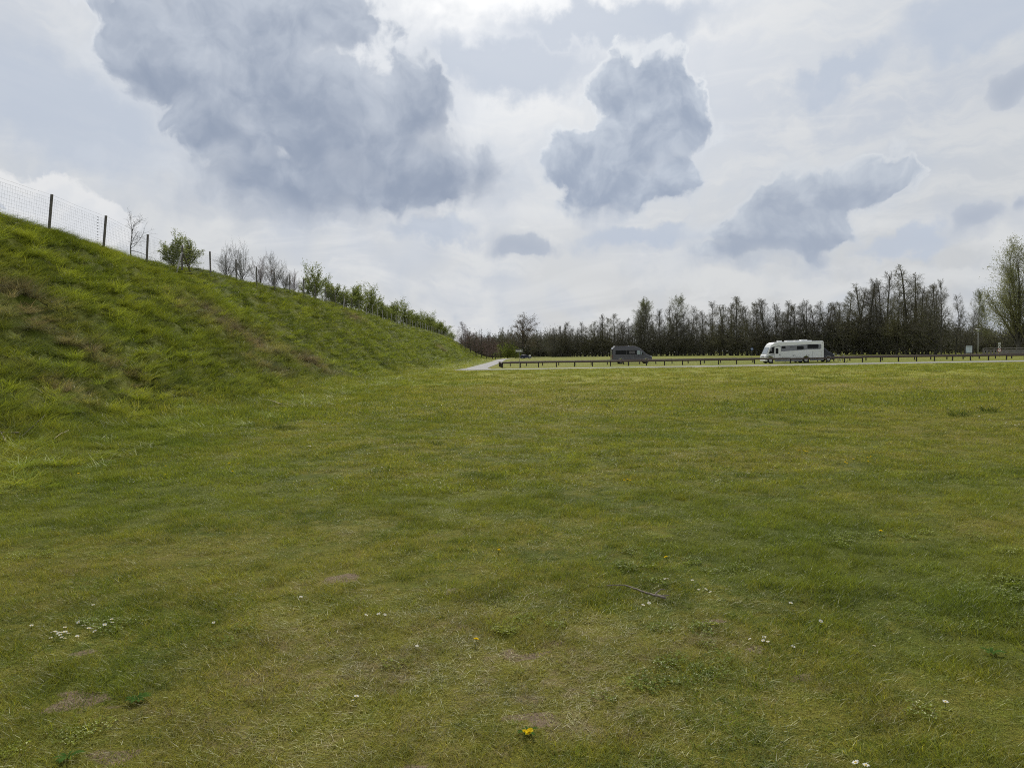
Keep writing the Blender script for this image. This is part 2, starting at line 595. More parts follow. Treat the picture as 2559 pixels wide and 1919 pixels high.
def vnoise(x, y):
    xi, yi = np.floor(x).astype(np.int64), np.floor(y).astype(np.int64)
    fx, fy = x - xi, y - yi
    fx, fy = fx * fx * fx * (fx * (fx * 6 - 15) + 10), fy * fy * fy * (fy * (fy * 6 - 15) + 10)
    a, b = xi & 255, (xi + 1) & 255
    c, d = yi & 255, (yi + 1) & 255
    return (_TAB[a, c] * (1 - fx) + _TAB[b, c] * fx) * (1 - fy) + (_TAB[a, d] * (1 - fx) + _TAB[b, d] * fx) * fy


def fbm(x, y, freq, octv=4, seed=0.0, gain=0.5):
    v, a, s = 0.0, 1.0, 0.0
    x, y = np.asarray(x, float), np.asarray(y, float)
    for k in range(octv):
        ca, sa = math.cos(k * 1.1 + seed), math.sin(k * 1.1 + seed)
        v = v + a * vnoise((x * ca - y * sa) * freq + 17.3 * k + seed * 7.7, (x * sa + y * ca) * freq + 5.1 * k + seed * 3.3)
        s += a
        a *= gain
        freq *= 2.03
    return v / s


def softplus(x):
    return np.log1p(np.exp(-np.abs(x))) + np.maximum(x, 0)


def smooth(x, a, b):
    t = np.clip((np.asarray(x, float) - a) / (b - a), 0, 1)
    return t * t * (3 - 2 * t)


def emb_raw(X, Y):
    t = -np.asarray(X, float)
    k = 1 - smooth(Y, 225, 390)
    wob = (fbm(np.zeros_like(t) + 3.0, Y, 0.05, 3, 2.0) - 0.5) * 1.2
    z = 0.81 * 0.9 * (softplus((t - 10.9 + wob) / 0.9) - softplus((t - 21.6 + wob * 0.2) / 0.9))
    z = z * (0.965 - 0.05 * (1 - smooth(Y, 34, 62)))
    return z * k


def slope_amount(X, Y):
    """1 on the bank, 0 on the lawn"""
    return smooth(-np.asarray(X, float), 9.4, 12.2) * (1 - smooth(Y, 300, 390))


def mounds(X, Y, cell=0.72):
    """tussock mounds: height 0..1 and a random number for the mound"""
    X, Y = np.asarray(X, float) / cell, np.asarray(Y, float) / (cell * 1.15)
    X = X + (fbm(X, Y, 0.8, 2, 21.0) - 0.5) * 1.0
    Y = Y + (fbm(X, Y, 0.8, 2, 22.0) - 0.5) * 1.0
    xi, yi = np.floor(X).astype(np.int64), np.floor(Y).astype(np.int64)
    best, rid = np.full(X.shape, 9.0), np.zeros(X.shape)
    for i in (-1, 0, 1):
        for j in (-1, 0, 1):
            a, b = (xi + i) & 255, (yi + j) & 255
            cx, cy, sz = xi + i + _TAB[a, b], yi + j + _TAB[b, (a + 37) & 255], 0.55 + 0.75 * _TAB[(a + 91) & 255, b]
            q = np.sqrt((X - cx) ** 2 + (Y - cy) ** 2) / sz
            m = q < best
            best = np.where(m, q, best)
            rid = np.where(m, _TAB[(a + 55) & 255, (b + 13) & 255], rid)
    return np.clip(1 - best * best, 0, 1), rid


def ground_z(X, Y):
    X, Y = np.asarray(X, float), np.asarray(Y, float)
    e = emb_raw(X, Y)
    s = slope_amount(X, Y)
    md, mr = mounds(X, Y)
    cr = 1 - 0.85 * smooth(-X, 18.6, 20.6)
    lumps = cr * (md * (0.10 + 0.26 * mr) + (fbm(X, Y, 0.9, 3, 1.0) - 0.5) * 0.16) + (fbm(X, Y, 0.16, 3, 4.0) - 0.5) * 0.35
    lawn = (fbm(X, Y, 0.10, 3, 5.0) - 0.5) * 0.10 + (fbm(X, Y, 0.9, 3, 6.0) - 0.5) * 0.035
    far = smooth(Y, 60, 84)
    return e + lumps * s + lawn * (1 - s) * (1 - far)


def gz(x, y):
    return float(ground_z(np.array([x]), np.array([y]))[0])


# withered and lush places of the lawn: (X, Y, rx, ry, amount)
DRY = [(0.3, 16.5, 4.5, 6.0, .26), (-0.8, 4.3, 1.7, 0.9, .30), (1.3, 4.9, 1.5, 0.8, .20), (4.6, 7.4, 1.5, 1.8, .45), (4.2, 12.0, 2.6, 1.8, .38), (8.5, 16, 3.2, 2.2, .35),
       (2.2, 3.4, 1.4, .8, .30), (-1.6, 3.2, 1.1, .5, .28), (-3.0, 7.0, 1.6, 1.6, .22), (12, 32, 12, 7, .25), (0, 36, 7, 12, .22), (-1, 60, 7, 14, .16), (24, 55, 16, 10, .2),
       (3.2, 5.0, 1.4, 1.0, -.50), (2.2, 6.6, 1.6, 1.1, -.42), (0.6, 8.8, 2.2, 1.5, -.38), (3.4, 10.0, 2.2, 1.3, -.4), (8.0, 22, 4.0, 2.6, -.42), (-2.6, 4.7, 1.0, .6, -.35),
       (0.2, 3.1, .8, .35, -.4), (-5.2, 9.5, 2.2, 3.0, -.42), (-4.0, 6.0, 1.2, 1.4, -.25), (-7.5, 16, 2.5, 7, -.5), (-7.5, 40, 2.8, 22, -.45), (-0.6, 4.0, .7, .3, -.3), (16, 25, 5, 3, -.3)]
SOILS = [(190, 1745, .17), (245, 1605, .07), (850, 1450, .22), (1300, 1635, .13), (1420, 1620, .09), (300, 1860, .12), (1090, 1500, .10), (1010, 1905, .14),
         (1800, 1560, .16), (2350, 1560, .10), (1130, 1470, .08), (660, 1480, .07), (2000, 1700, .1), (960, 1410, .1), (1860, 1610, .12), (560, 1790, .06), (1350, 1780, .1)]
SOILW = [(on_ground(a, b), r) for a, b, r in SOILS]
BROWN = [(20, 740, 2.6, 3.0), (545, 800, 2.2, 5.0), (640, 860, 1.6, 4.5), (760, 900, 1.5, 5.0), (880, 790, 1.2, 9.0), (160, 965, 1.0, 1.2), (235, 880, .9, 1.0), (480, 1000, 1.0, 1.2),
         (690, 935, 1.4, 3.5), (1100, 870, 1.6, 12.0), (130, 860, .8, .8), (330, 960, .7, .9), (820, 935, 1.2, 4.0)]


def bank_point(px, py):
    """where the sight line through a point of the photograph meets the ground"""
    d = ray(px, py)
    o = Vector((0, 0, EYE))
    Ys = np.concatenate([np.arange(2.5, 60, 0.05), np.arange(60, 420, 0.3)])
    k = Ys / d.y
    X, Z = o.x + d.x * k, o.z + d.z * k
    hit = np.where(Z <= ground_z(X, Ys))[0]
    i = hit[0] if len(hit) else len(Ys) - 1
    return Vector((X[i], Ys[i], gz(X[i], Ys[i])))


BROWNW = [(bank_point(a, b), rx, ry) for a, b, rx, ry in BROWN]


def dry_map(X, Y):
    X, Y = np.asarray(X, float), np.asarray(Y, float)
    s = slope_amount(X, Y)
    wx = X + (fbm(X, Y, 0.9, 3, 8.0) - 0.5) * 1.6
    wy = Y + (fbm(X, Y, 0.9, 3, 9.0) - 0.5) * 1.6
    d = 0.40 + (fbm(X, Y, 0.30, 5, 3.0, 0.65) - 0.5) * 1.0 + (fbm(X, Y * 0.7, 0.045, 3, 3.5) - 0.5) * 0.4
    for (a, b, rx, ry, k) in DRY:
        q = ((wx - a) / rx) ** 2 + ((wy - b) / ry) ** 2
        d = d + (0.72 if k > 0 else 0.55) * k * np.exp(-q)
    ds = 0.0 + (fbm(X, Y, 0.35, 4, 3.0) - 0.5) * 0.7
    return d * (1 - s) + ds * s


def brown_map(X, Y):
    """dead brown stems on the bank"""
    X, Y = np.asarray(X, float), np.asarray(Y, float)
    wx = X + (fbm(X, Y, 0.9, 3, 8.0) - 0.5) * 1.8
    wy = Y + (fbm(X, Y, 0.9, 3, 9.0) - 0.5) * 1.8
    v = np.zeros_like(X)
    for (p, rx, ry) in BROWNW:
        q = ((wx - p.x) / rx) ** 2 + ((wy - p.y) / ry) ** 2
        v = np.maximum(v, np.exp(-q * 2.4))
    return v * slope_amount(X, Y)


def soil_map(X, Y):
    X, Y = np.asarray(X, float), np.asarray(Y, float)
    wx = X + (fbm(X, Y, 5, 4, 8.0) - 0.5) * 0.34
    wy = Y + (fbm(X, Y, 5, 4, 9.0) - 0.5) * 0.34
    v = np.zeros_like(X)
    for (p, r) in SOILW:
        q = ((wx - p.x) / (r * 0.85)) ** 2 + ((wy - p.y) / (r * 0.65)) ** 2
        v = np.maximum(v, np.exp(-q))
    return v


def axis(lo, hi, step, grow, far_lo, far_hi):
    a = list(np.arange(lo, hi, step))
    st = step
    while a[-1] < far_hi:
        st = max(step, st * grow)
        a.append(a[-1] + st)
    st = step
    b = []
    cur = lo
    while cur > far_lo:
        st = st * grow
        cur -= st
        b.append(cur)
    return np.array(b[::-1] + a)


ys = [2.0]
while ys[-1] < 3200:
    ys.append(ys[-1] + max(0.09, ys[-1] * 0.016))
ys = np.array([-300, -150, -80, -40, -20, -10, -5, -2, 0, 1.0] + ys)
xl = axis(-9.0, 9.0, 0.14, 1.045, -9.5, 2600)
xl = xl[xl >= -9.0]
xb = axis(-22.8, -9.0, 0.20, 1.05, -2600, -9.5)
xb = np.append(xb[xb < -9.08], xl[0] + 0.04)


def sheet(name, xs, yv):
    GX, GY = np.meshgrid(xs, yv)
    GZ = ground_z(GX, GY)
    nx, ny = len(xs), len(yv)
    co = np.stack([GX, GY, GZ], -1).reshape(-1, 3)
    i = (np.arange(ny - 1)[:, None] * nx + np.arange(nx - 1)[None]).reshape(-1)
    f = np.stack([i, i + 1, i + nx + 1, i + nx], -1)
    me = bpy.data.meshes.new(name)
    me.vertices.add(len(co))
    me.vertices.foreach_set('co', co.reshape(-1))
    me.loops.add(f.size)
    me.loops.foreach_set('vertex_index', f.reshape(-1))
    me.polygons.add(len(f))
    me.polygons.foreach_set('loop_start', np.arange(0, f.size, 4))
    me.polygons.foreach_set('use_smooth', np.ones(len(f), bool))
    me.update(calc_edges=True)
    me.attributes.new('dry', 'FLOAT', 'POINT').data.foreach_set('value', dry_map(co[:, 0], co[:, 1]).astype(np.float32))
    me.attributes.new('soil', 'FLOAT', 'POINT').data.foreach_set('value', soil_map(co[:, 0], co[:, 1]).astype(np.float32))
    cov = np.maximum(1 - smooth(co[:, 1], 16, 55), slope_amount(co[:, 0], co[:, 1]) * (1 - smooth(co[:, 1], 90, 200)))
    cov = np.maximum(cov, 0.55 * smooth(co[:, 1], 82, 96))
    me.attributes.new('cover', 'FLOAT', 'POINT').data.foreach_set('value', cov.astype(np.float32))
    me.materials.append(M_GROUND)
    return mesh_obj(name, me)


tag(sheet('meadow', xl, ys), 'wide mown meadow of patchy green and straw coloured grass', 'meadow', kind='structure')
yb = [2.0]
while yb[-1] < 3200:
    yb.append(yb[-1] + (max(0.09, min(yb[-1] * 0.012, 0.24)) if yb[-1] < 110 else yb[-1] * 0.012))
yb = np.array(list(ys[:10]) + yb)
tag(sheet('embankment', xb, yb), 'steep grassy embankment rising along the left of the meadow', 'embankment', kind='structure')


def ribbon(name, pts, widths, mt, z=0.012):
    V, F = [], []
    pts = [Vector(p) for p in pts]
    for i, p in enumerate(pts):
        d = (pts[min(i + 1, len(pts) - 1)] - pts[max(i - 1, 0)]).normalized()
        nrm = Vector((-d.y, d.x))
        wl, wr = widths[i] if hasattr(widths[i], '__len__') else (widths[i] / 2, widths[i] / 2)
        for q in (p + nrm * wl, p - nrm * wr):
            V.append((q.x, q.y, max(gz(q.x, q.y), 0) * 0 + gz(q.x, q.y) + z))
    for i in range(len(pts) - 1):
        F.append((2 * i, 2 * i + 1, 2 * i + 3, 2 * i + 2))
    return mesh_obj(name, mk_mesh(name, V, F, mt))


rd = [Vector((x, 85.0 + 0.6 * math.sin(x * 0.05))) for x in np.arange(-5.5, 130, 1.5)]
tag(ribbon('road', rd, [(2.0 + 2.8 * smooth(p.x, 15, 60), 1.6 + .8 * smooth(p.x, 15, 60)) for p in rd], M_ASPH, 0.02), 'narrow pale asphalt road crossing behind the meadow', 'road', kind='structure')
pc = [(-4.3, 84.6), (-4.35, 92), (-4.3, 100), (-4.1, 115), (-3.75, 140), (-3.4, 175), (-3.3, 220), (-2.6, 262), (0.5, 290), (9, 306), (30, 312), (70, 312), (140, 310)]
pp = []
for i in range(len(pc) - 1):                                    # Catmull-Rom
    a, b, c, d = [Vector(pc[min(max(j, 0), len(pc) - 1)]) for j in (i - 1, i, i + 1, i + 2)]
    for k in range(8):
        t = k / 8
        pp.append(0.5 * ((2 * b) + (c - a) * t + (2 * a - 5 * b + 4 * c - d) * t * t + (3 * b - a - 3 * c + d) * t ** 3))
tag(ribbon('path', pp, [2.7 + 1.8 * max(0, 1 - k / 10) for k in range(len(pp))], M_ASPH, 0.028), 'curving pale asphalt path along the foot of the embankment', 'path', kind='structure')
gv = [Vector((x, 81.4 + 0.3 * math.sin(x * 0.3))) for x in np.arange(14, 40, 1.0)]
tag(ribbon('gravel_verge', gv, [2.6 * math.sin(math.pi * (k + 0.5) / len(gv)) ** 0.5 for k in range(len(gv))], M_GRAVEL, 0.016), 'worn brown gravel strip beside the road', 'verge', kind='structure')

# ------------------------------------------------------------------ grass: real blades, instanced tufts
def tuft_mesh(name, seed, n, rad, h0, h1, wd, droop, spread, segs=2):
    rs = np.random.RandomState(seed)
    V, F, A = [], [], []
    for k in range(n):
        r, a = rad * math.sqrt(rs.rand()), rs.rand() * 6.2832
        bx, by = r * math.cos(a), r * math.sin(a)
        h = h0 + (h1 - h0) * rs.rand() ** 1.5
        la = a + rs.normal(0, 0.9) if spread > 0.5 else rs.rand() * 6.2832
        lean = abs(rs.normal(0, 1)) * 0.35 + spread * r / max(rad, 1e-6) * 0.7
        dr = droop * (0.4 + rs.rand())
        ux, uy = math.cos(la), math.sin(la)
        fa = rs.rand() * 6.2832
        wx, wy = math.cos(fa) * wd * (0.6 + 0.7 * rs.rand()), math.sin(fa) * wd * (0.6 + 0.7 * rs.rand())
        k0 = len(V)
        rv = rs.rand()
        for i in range(segs):
            t = i / segs
            off = h * (lean * t + dr * t * t)
            z = h * (t - 0.42 * dr * t * t) - 0.012
            q = 1 - 0.55 * t
            V += [(bx + ux * off - wx * q / 2, by + uy * off - wy * q / 2, z), (bx + ux * off + wx * q / 2, by + uy * off + wy * q / 2, z)]
        off = h * (lean + dr)
        V.append((bx + ux * off, by + uy * off, h * (1 - 0.42 * dr) - 0.012))
        for i in range(segs - 1):
            F.append((k0 + 2 * i, k0 + 2 * i + 1, k0 + 2 * i + 3, k0 + 2 * i + 2))
            A.append(rv)
        e = k0 + 2 * (segs - 1)
        F.append((e, e + 1, e + 2))
        A.append(rv)
    me = mk_mesh(name, V, F, M_BLADE)
    me.attributes.new('rnd', 'FLOAT', 'FACE').data.foreach_set('value', np.array(A, np.float32))
    return me


PROTO = bpy.data.collections.new('grass_tufts')
kinds = []


def proto(kind, k, **kw):
    kinds.append(kind)
    me = tuft_mesh('tuft', seed=len(kinds) * 13 + 5, **kw)
    PROTO.objects.link(bpy.data.objects.new('%03d_tuft' % len(kinds), me))


for k in range(6):
    proto('near', k, n=54, rad=.075, h0=.015, h1=.060, wd=.0032, droop=.8, spread=0.35)
for k in range(5):
    proto('mid', k, n=70, rad=.16, h0=.018, h1=.065, wd=.0062, droop=.8, spread=0.35)
for k in range(4):
    proto('far', k, n=70, rad=.42, h0=.02, h1=.09, wd=.017, droop=.7, spread=0.3)
for k in range(6):
    proto('long', k, n=95, rad=.15, h0=.10, h1=.34, wd=.0085, droop=.62, spread=1.0, segs=3)
for k in range(4):
    proto('longfar', k, n=90, rad=.36, h0=.12, h1=.40, wd=.020, droop=.62, spread=1.0, segs=2)
def clover_mesh(seed):
    r_ = np.random.RandomState(seed)
    V, F, A = [], [], []
    for k in range(46):
        a, rr = r_.rand() * 6.2832, .085 * math.sqrt(r_.rand())
        x, y, z = rr * math.cos(a), rr * math.sin(a), .012 + .022 * r_.rand()
        a0, rv = r_.rand() * 6.2832, r_.rand()
        for q in range(3):
            b = a0 + q * 2.094
            u, v = (math.cos(b), math.sin(b)), (-math.sin(b), math.cos(b))
            L, W, k0 = .011, .0055, len(V)
            V += [(x, y, z), (x + u[0] * L * .6 + v[0] * W, y + u[1] * L * .6 + v[1] * W, z + .003), (x + u[0] * L, y + u[1] * L, z + r_.normal(0, .002)), (x + u[0] * L * .6 - v[0] * W, y + u[1] * L * .6 - v[1] * W, z + .003)]
            F.append((k0, k0 + 1, k0 + 2, k0 + 3))
            A.append(rv)
    me = mk_mesh('clover', V, F, M_BLADE)
    me.attributes.new('rnd', 'FLOAT', 'FACE').data.foreach_set('value', np.array(A, np.float32))
    return me


for k in range(3):
    kinds.append('clover')
    PROTO.objects.link(bpy.data.objects.new('%03d_tuft' % len(kinds), clover_mesh(500 + k)))
KIDX = {k: [i for i, q in enumerate(kinds) if q == k] for k in set(kinds)}


def grass_tree():
    g = bpy.data.node_groups.new('scatter_tufts', 'GeometryNodeTree')
    g.interface.new_socket('Geometry', in_out='INPUT', socket_type='NodeSocketGeometry')
    g.interface.new_socket('Geometry', in_out='OUTPUT', socket_type='NodeSocketGeometry')
    i, o = g.nodes.new('NodeGroupInput'), g.nodes.new('NodeGroupOutput')
    ip = g.nodes.new('GeometryNodeInstanceOnPoints')
    ci = g.nodes.new('GeometryNodeCollectionInfo')
    ci.inputs['Collection'].default_value = PROTO
    ci.inputs['Separate Children'].default_value = True
    ci.inputs['Reset Children'].default_value = True
    ip.inputs['Pick Instance'].default_value = True

    def attr(nm, ty):
        a = g.nodes.new('GeometryNodeInputNamedAttribute')
        a.data_type = ty
        a.inputs['Name'].default_value = nm
        return a.outputs[0]
    g.links.new(i.outputs[0], ip.inputs['Points'])
    g.links.new(ci.outputs[0], ip.inputs['Instance'])
    g.links.new(attr('idx', 'INT'), ip.inputs['Instance Index'])
    g.links.new(attr('rot', 'FLOAT_VECTOR'), ip.inputs['Rotation'])
    g.links.new(attr('scl', 'FLOAT_VECTOR'), ip.inputs['Scale'])
    g.links.new(ip.outputs[0], o.inputs[0])
    return g


GTREE = grass_tree()


def scatter(rs, y0, y1, dens, x_lim=None, half=0.74, margin=1.2):
    """random places in the wedge of meadow in front of the viewer"""
    area = half * (y1 * y1 - y0 * y0) + 2 * margin * (y1 - y0)
    n = int(area * dens)
    Y = np.sqrt(y0 * y0 + rs.rand(n) * (y1 * y1 - y0 * y0))
    X = (rs.rand(n) * 2 - 1) * (half * Y + margin)
    return X, Y


def grass_object(name, parts, label):
    P, I, RT, S, D, T, B = [], [], [], [], [], [], []
    for (X, Y, kind, base, rs, greener, tone) in parts:
        T.append(tone)
        n = len(X)
        P.append(np.stack([X, Y, ground_z(X, Y)], -1))
        ids = np.array(KIDX[kind])
        I.append(ids[rs.randint(0, len(ids), n)])
        RT.append(np.stack([rs.normal(0, .10, n), rs.normal(0, .10, n), rs.rand(n) * 6.2832], -1))
        S.append(base)
        D.append(dry_map(X, Y) + rs.normal(0, 0.10, n) - greener)
        B.append(np.clip(brown_map(X, Y) * 0.85 + rs.normal(0, .14, n) * (brown_map(X, Y) > .12), 0, 0.9))
    P, I, RT, S, D, T, B = [np.concatenate(a) for a in (P, I, RT, S, D, T, B)]
    B = B.astype(np.float32)
    me = bpy.data.meshes.new(name)
    me.vertices.add(len(P))
    me.vertices.foreach_set('co', P.reshape(-1))
    me.attributes.new('idx', 'INT', 'POINT').data.foreach_set('value', I.astype(np.int32))
    me.attributes.new('rot', 'FLOAT_VECTOR', 'POINT').data.foreach_set('vector', RT.reshape(-1).astype(np.float32))
    me.attributes.new('scl', 'FLOAT_VECTOR', 'POINT').data.foreach_set('vector', S.reshape(-1).astype(np.float32))
    me.attributes.new('dry', 'FLOAT', 'POINT').data.foreach_set('value', D.astype(np.float32))
    me.attributes.new('brown', 'FLOAT', 'POINT').data.foreach_set('value', B)
    me.attributes.new('tone', 'FLOAT', 'POINT').data.foreach_set('value', T.astype(np.float32))
    me.update()
    o = mesh_obj(name, me)
    md = o.modifiers.new('tufts', 'NODES')
    md.node_group = GTREE
    print(name, len(P), 'tufts')
    return tag(o, label, 'grass', kind='stuff')


rs = np.random.RandomState(11)
parts = []
for (y0, y1, dens, kind, hs) in ((2.2, 5.5, 400, 'near', 1.0), (5.5, 9.5, 210, 'near', 1.15), (9.5, 20, 70, 'mid', 1.1), (20, 42, 15, 'far', 1.0), (42, 80, 3.2, 'far', 1.5)):
    X, Y = scatter(rs, y0, y1, dens)
    s = slope_amount(X, Y)
    d = dry_map(X, Y)
    clump = fbm(X, Y, 2.6, 3, 12.0)
    keep = (rs.rand(len(X)) > soil_map(X, Y) * 0.9) & (s < 0.5) & (rs.rand(len(X)) > np.clip(d - 0.65, 0, 1) * 0.8)
    keep &= ~((Y > 79.5) & (X > 10)) & (rs.rand(len(X)) < 0.62 + 1.0 * smooth(clump, 0.3, 0.6))
    X, Y, d, clump = X[keep], Y[keep], d[keep], clump[keep]
    lush = np.clip(1.35 - d * 0.85, 0.62, 1.8) * (0.45 + 1.2 * smooth(clump, 0.3, 0.72))
    lush = lush * (1 + 1.6 * smooth(-X, 4.5, 9.0) * smooth(Y, 5, 9)) * hs
    wd = 0.85 + 0.4 * rs.rand(len(X))
    tone = 0.58 + 0.80 * fbm(X, Y, 3.7, 3, 15.0) + rs.normal(0, .10, len(X))
    parts.append((X, Y, kind, np.stack([wd, wd, lush * (0.8 + 0.4 * rs.rand(len(X)))], -1), rs, 0.0, tone))
for (y0, y1, dens, kind, th, sz, gr, tn) in ((2.2, 7, 60, 'clover', .665, 0.9, .45, 1.15), (2.2, 9.5, 70, 'near', .63, 1.35, .40, .95), (9.5, 22, 14, 'mid', .63, 1.6, .40, .95), (22, 60, 2.2, 'far', .62, 1.6, .35, .85)):
    X, Y = scatter(rs, y0, y1, dens)
    cl = fbm(X, Y, 1.9 if kind == 'clover' else 1.15, 4, 31.0 + 7 * (kind == 'clover'), 0.6)
    keep = (cl > th - .03) & (slope_amount(X, Y) < .5) & (soil_map(X, Y) < .3) & (rs.rand(len(X)) < smooth(cl, th - .03, th + .05)) & ~((Y > 79.5) & (X > 10))
    X, Y = X[keep], Y[keep]
    n = len(X)
    wd = sz * (0.8 + 0.4 * rs.rand(n))
    hz_ = wd if kind == 'clover' else sz * (1.0 + 0.9 * rs.rand(n))
    parts.append((X, Y, kind, np.stack([wd, wd, hz_], -1), rs, gr, tn + rs.normal(0, .12, n)))
grass_object('turf_grass', parts, 'short patchy grass of the mown meadow')

parts = []
for (y0, y1, dens, kind, hs, big) in ((6, 24, 15, 'long', .75, 0), (24, 48, 11, 'long', .95, 0), (6, 24, 10, 'long', 1.35, 1), (24, 48, 8, 'long', 1.65, 1),
                                      (48, 100, 4.0, 'longfar', .8, 0), (48, 100, 3.2, 'longfar', 1.25, 1), (100, 330, 1.2, 'longfar', 1.3, 0), (100, 330, .8, 'longfar', 1.9, 1)):
    n = int((y1 - y0) * 17.6 * dens)
    X, Y = -5.4 - rs.rand(n) * 17.6, y0 + rs.rand(n) * (y1 - y0)
    md, mid_ = mounds(X, Y)
    pr = smooth(-X, 5.4, 9.5) * 0.95
    keep = (X > -0.80 * Y - 3) & (rs.rand(n) < pr) & ((md > 0.42) if big else (rs.rand(n) < 1.1 - 0.5 * md))
    X, Y, md, mid_ = X[keep], Y[keep], md[keep], mid_[keep]
    n = len(X)
    hgt = (0.55 + 0.65 * mid_ if big else 0.75) * (0.38 + 0.46 * smooth(-X, 6.5, 11.5)) * hs * (1 - 0.55 * smooth(-X, 18.8, 20.8))
    wd = (0.75 + 0.4 * rs.rand(n)) * hs
    if big:
        tone = 0.70 + 0.25 * smooth(X, -10.5, -7.0) + 0.85 * ((mid_ * 7.31) % 1.0) + 0.5 * (fbm(X, Y, 0.22, 3, 16.0) - 0.5) + rs.normal(0, .06, n)
    else:
        tone = 0.62 + 0.25 * smooth(X, -10.5, -7.0) + 0.4 * (fbm(X, Y, 0.5, 3, 16.0) - 0.5) + rs.normal(0, .08, n)
    tone = np.clip(tone * 0.93, 0.38, 1.7)
    # tussocks hang down the slope
    parts.append((X, Y, kind, np.stack([wd, wd, hgt * (0.8 + 0.4 * rs.rand(n))], -1), rs, 0.16, tone))
grass_object('rough_grass', parts, 'long tussocky grass covering the embankment')
#GRASSEND

# ------------------------------------------------------------------ trees and shrubs
def rand_perp(d, rng):
    v = Vector((rng.gauss(0, 1), rng.gauss(0, 1), rng.gauss(0, 1)))
    v = v - d * v.dot(d)
    return v.normalized()


class Tree:
    """grows a woody plant: limbs go into the trunk mesh, twigs, buds and leaves into the crown mesh"""
    def __init__(s, seed, spec):
        s.rng = random.Random(seed)
        s.spec = spec
        s.trunk, s.crown, s.leaf = MB(), MB(), MB()

    def limb(s, p, d, length, r, lev):
        sp, rng = s.spec[lev], s.rng
        last = lev == len(s.spec) - 1
        n = sp.get('seg', 4)
        pts = [p.copy()]
        dd = d.copy()
        for i in range(n):
            dd = (dd + rand_perp(dd, rng) * sp.get('jit', 0.12) + Vector((0, 0, 1)) * sp.get('up', 0.0)).normalized()
            pts.append(pts[-1] + dd * (length / n))
        if last:
            # a twig: a slender three-cornered sliver
            q = rand_perp(d, rng) * sp['w']
            q2 = d.cross(q)
            e = pts[-1]
            s.crown.add([p + q, p - q * 0.5 + q2 * 0.8, p - q * 0.5 - q2 * 0.8, e], [(0, 1, 3), (1, 2, 3), (2, 0, 3)])
        else:
            tip = sp.get('tip', 0.25)
            rads = [r * (1 - (1 - tip) * i / n) for i in range(n + 1)]
            if lev == 0 and sp.get('flare', 0):
                rads[0] *= 1 + sp['flare']
            (s.trunk if lev <= 1 else s.crown).tube(pts, rads, sp.get('sides', 5), cap=False)
        for _ in range(sp.get('leaves', 0)):
            t = rng.random() ** 0.7 * n
            i = min(int(t), n - 1)
            c = pts[i].lerp(pts[i + 1], t - i) + Vector((rng.gauss(0, 1), rng.gauss(0, 1), rng.gauss(0, 1))) * sp.get('loff', 0.03)
            s.put_leaf(c, sp['lsize'] * (0.6 + 0.8 * rng.random()), sp.get('lhang', 0.0))
        if last:
            return
        nx = s.spec[lev + 1]
        k = sp['n'] if lev or not sp.get('nvar') else sp['n']
        st = sp.get('start', 0.2)
        for j in range(k):
            u = (j + rng.random()) / k
            t = (st + (1 - st) * u) * n
            i = min(int(t), n - 1)
            c = pts[i].lerp(pts[i + 1], t - i)
            ax = (pts[i + 1] - pts[i]).normalized()
            a0, a1 = sp['ang']
            ang = R(a0 + (a1 - a0) * u + rng.gauss(0, sp.get('angj', 9)))
            nd = (ax * math.cos(ang) + rand_perp(ax, rng) * math.sin(ang)).normalized()
            ln = length * sp['len'](u) * (0.75 + 0.5 * rng.random())
            rr = max(sp.get('rmin', 0.006), r * (1 - (1 - sp.get('tip', .25)) * (t / n)) * sp.get('rk', 0.5))
            s.limb(c, nd, ln, rr, lev + 1)

    def put_leaf(s, c, size, hang):
        rng = s.rng
        a = Vector((rng.gauss(0, 1), rng.gauss(0, 1), rng.gauss(0, 1) - hang * 2)).normalized()
        b = rand_perp(a, rng)
        s.leaf.add([c, c + a * size * .5 + b * size * .3, c + a * size, c + a * size * .5 - b * size * .3], [(0, 1, 2, 3)])

    def meshes(s, trunk_m, twig_m, leaf_m):
        t = mk_mesh('trunk', s.trunk.V, s.trunk.F, trunk_m, True)
        V, F = s.crown.V + s.leaf.V, s.crown.F + [tuple(i + len(s.crown.V) for i in f) for f in s.leaf.F]
        c = mk_mesh('crown', V, F, twig_m)
        c.materials.append(leaf_m)
        nt = len(s.crown.F)
        c.polygons.foreach_set('material_index', [0] * nt + [1] * (len(F) - nt))
        return t, c


def spec_alder(rng, dense=1.0):
    return [dict(seg=9, jit=0.05, up=0.05, sides=6, tip=0.28, flare=0.25, n=int(38 * dense), start=0.14, ang=(78, 36), len=lambda u: 0.235 * (1 - u) ** 0.7 + 0.06, rk=0.32, rmin=0.035),
            dict(seg=4, jit=0.16, up=0.10, sides=4, tip=0.25, n=9, start=0.15, ang=(58, 40), len=lambda u: 0.55 - 0.25 * u, rk=0.5, angj=14, rmin=0.020),
            dict(seg=2, jit=0.2, up=0.06, sides=3, n=9, start=0.1, ang=(50, 35), len=lambda u: 0.6, rk=0.5, angj=16),
            dict(seg=1, w=0.015, jit=0.2, leaves=1, lsize=0.07, loff=0.04)]


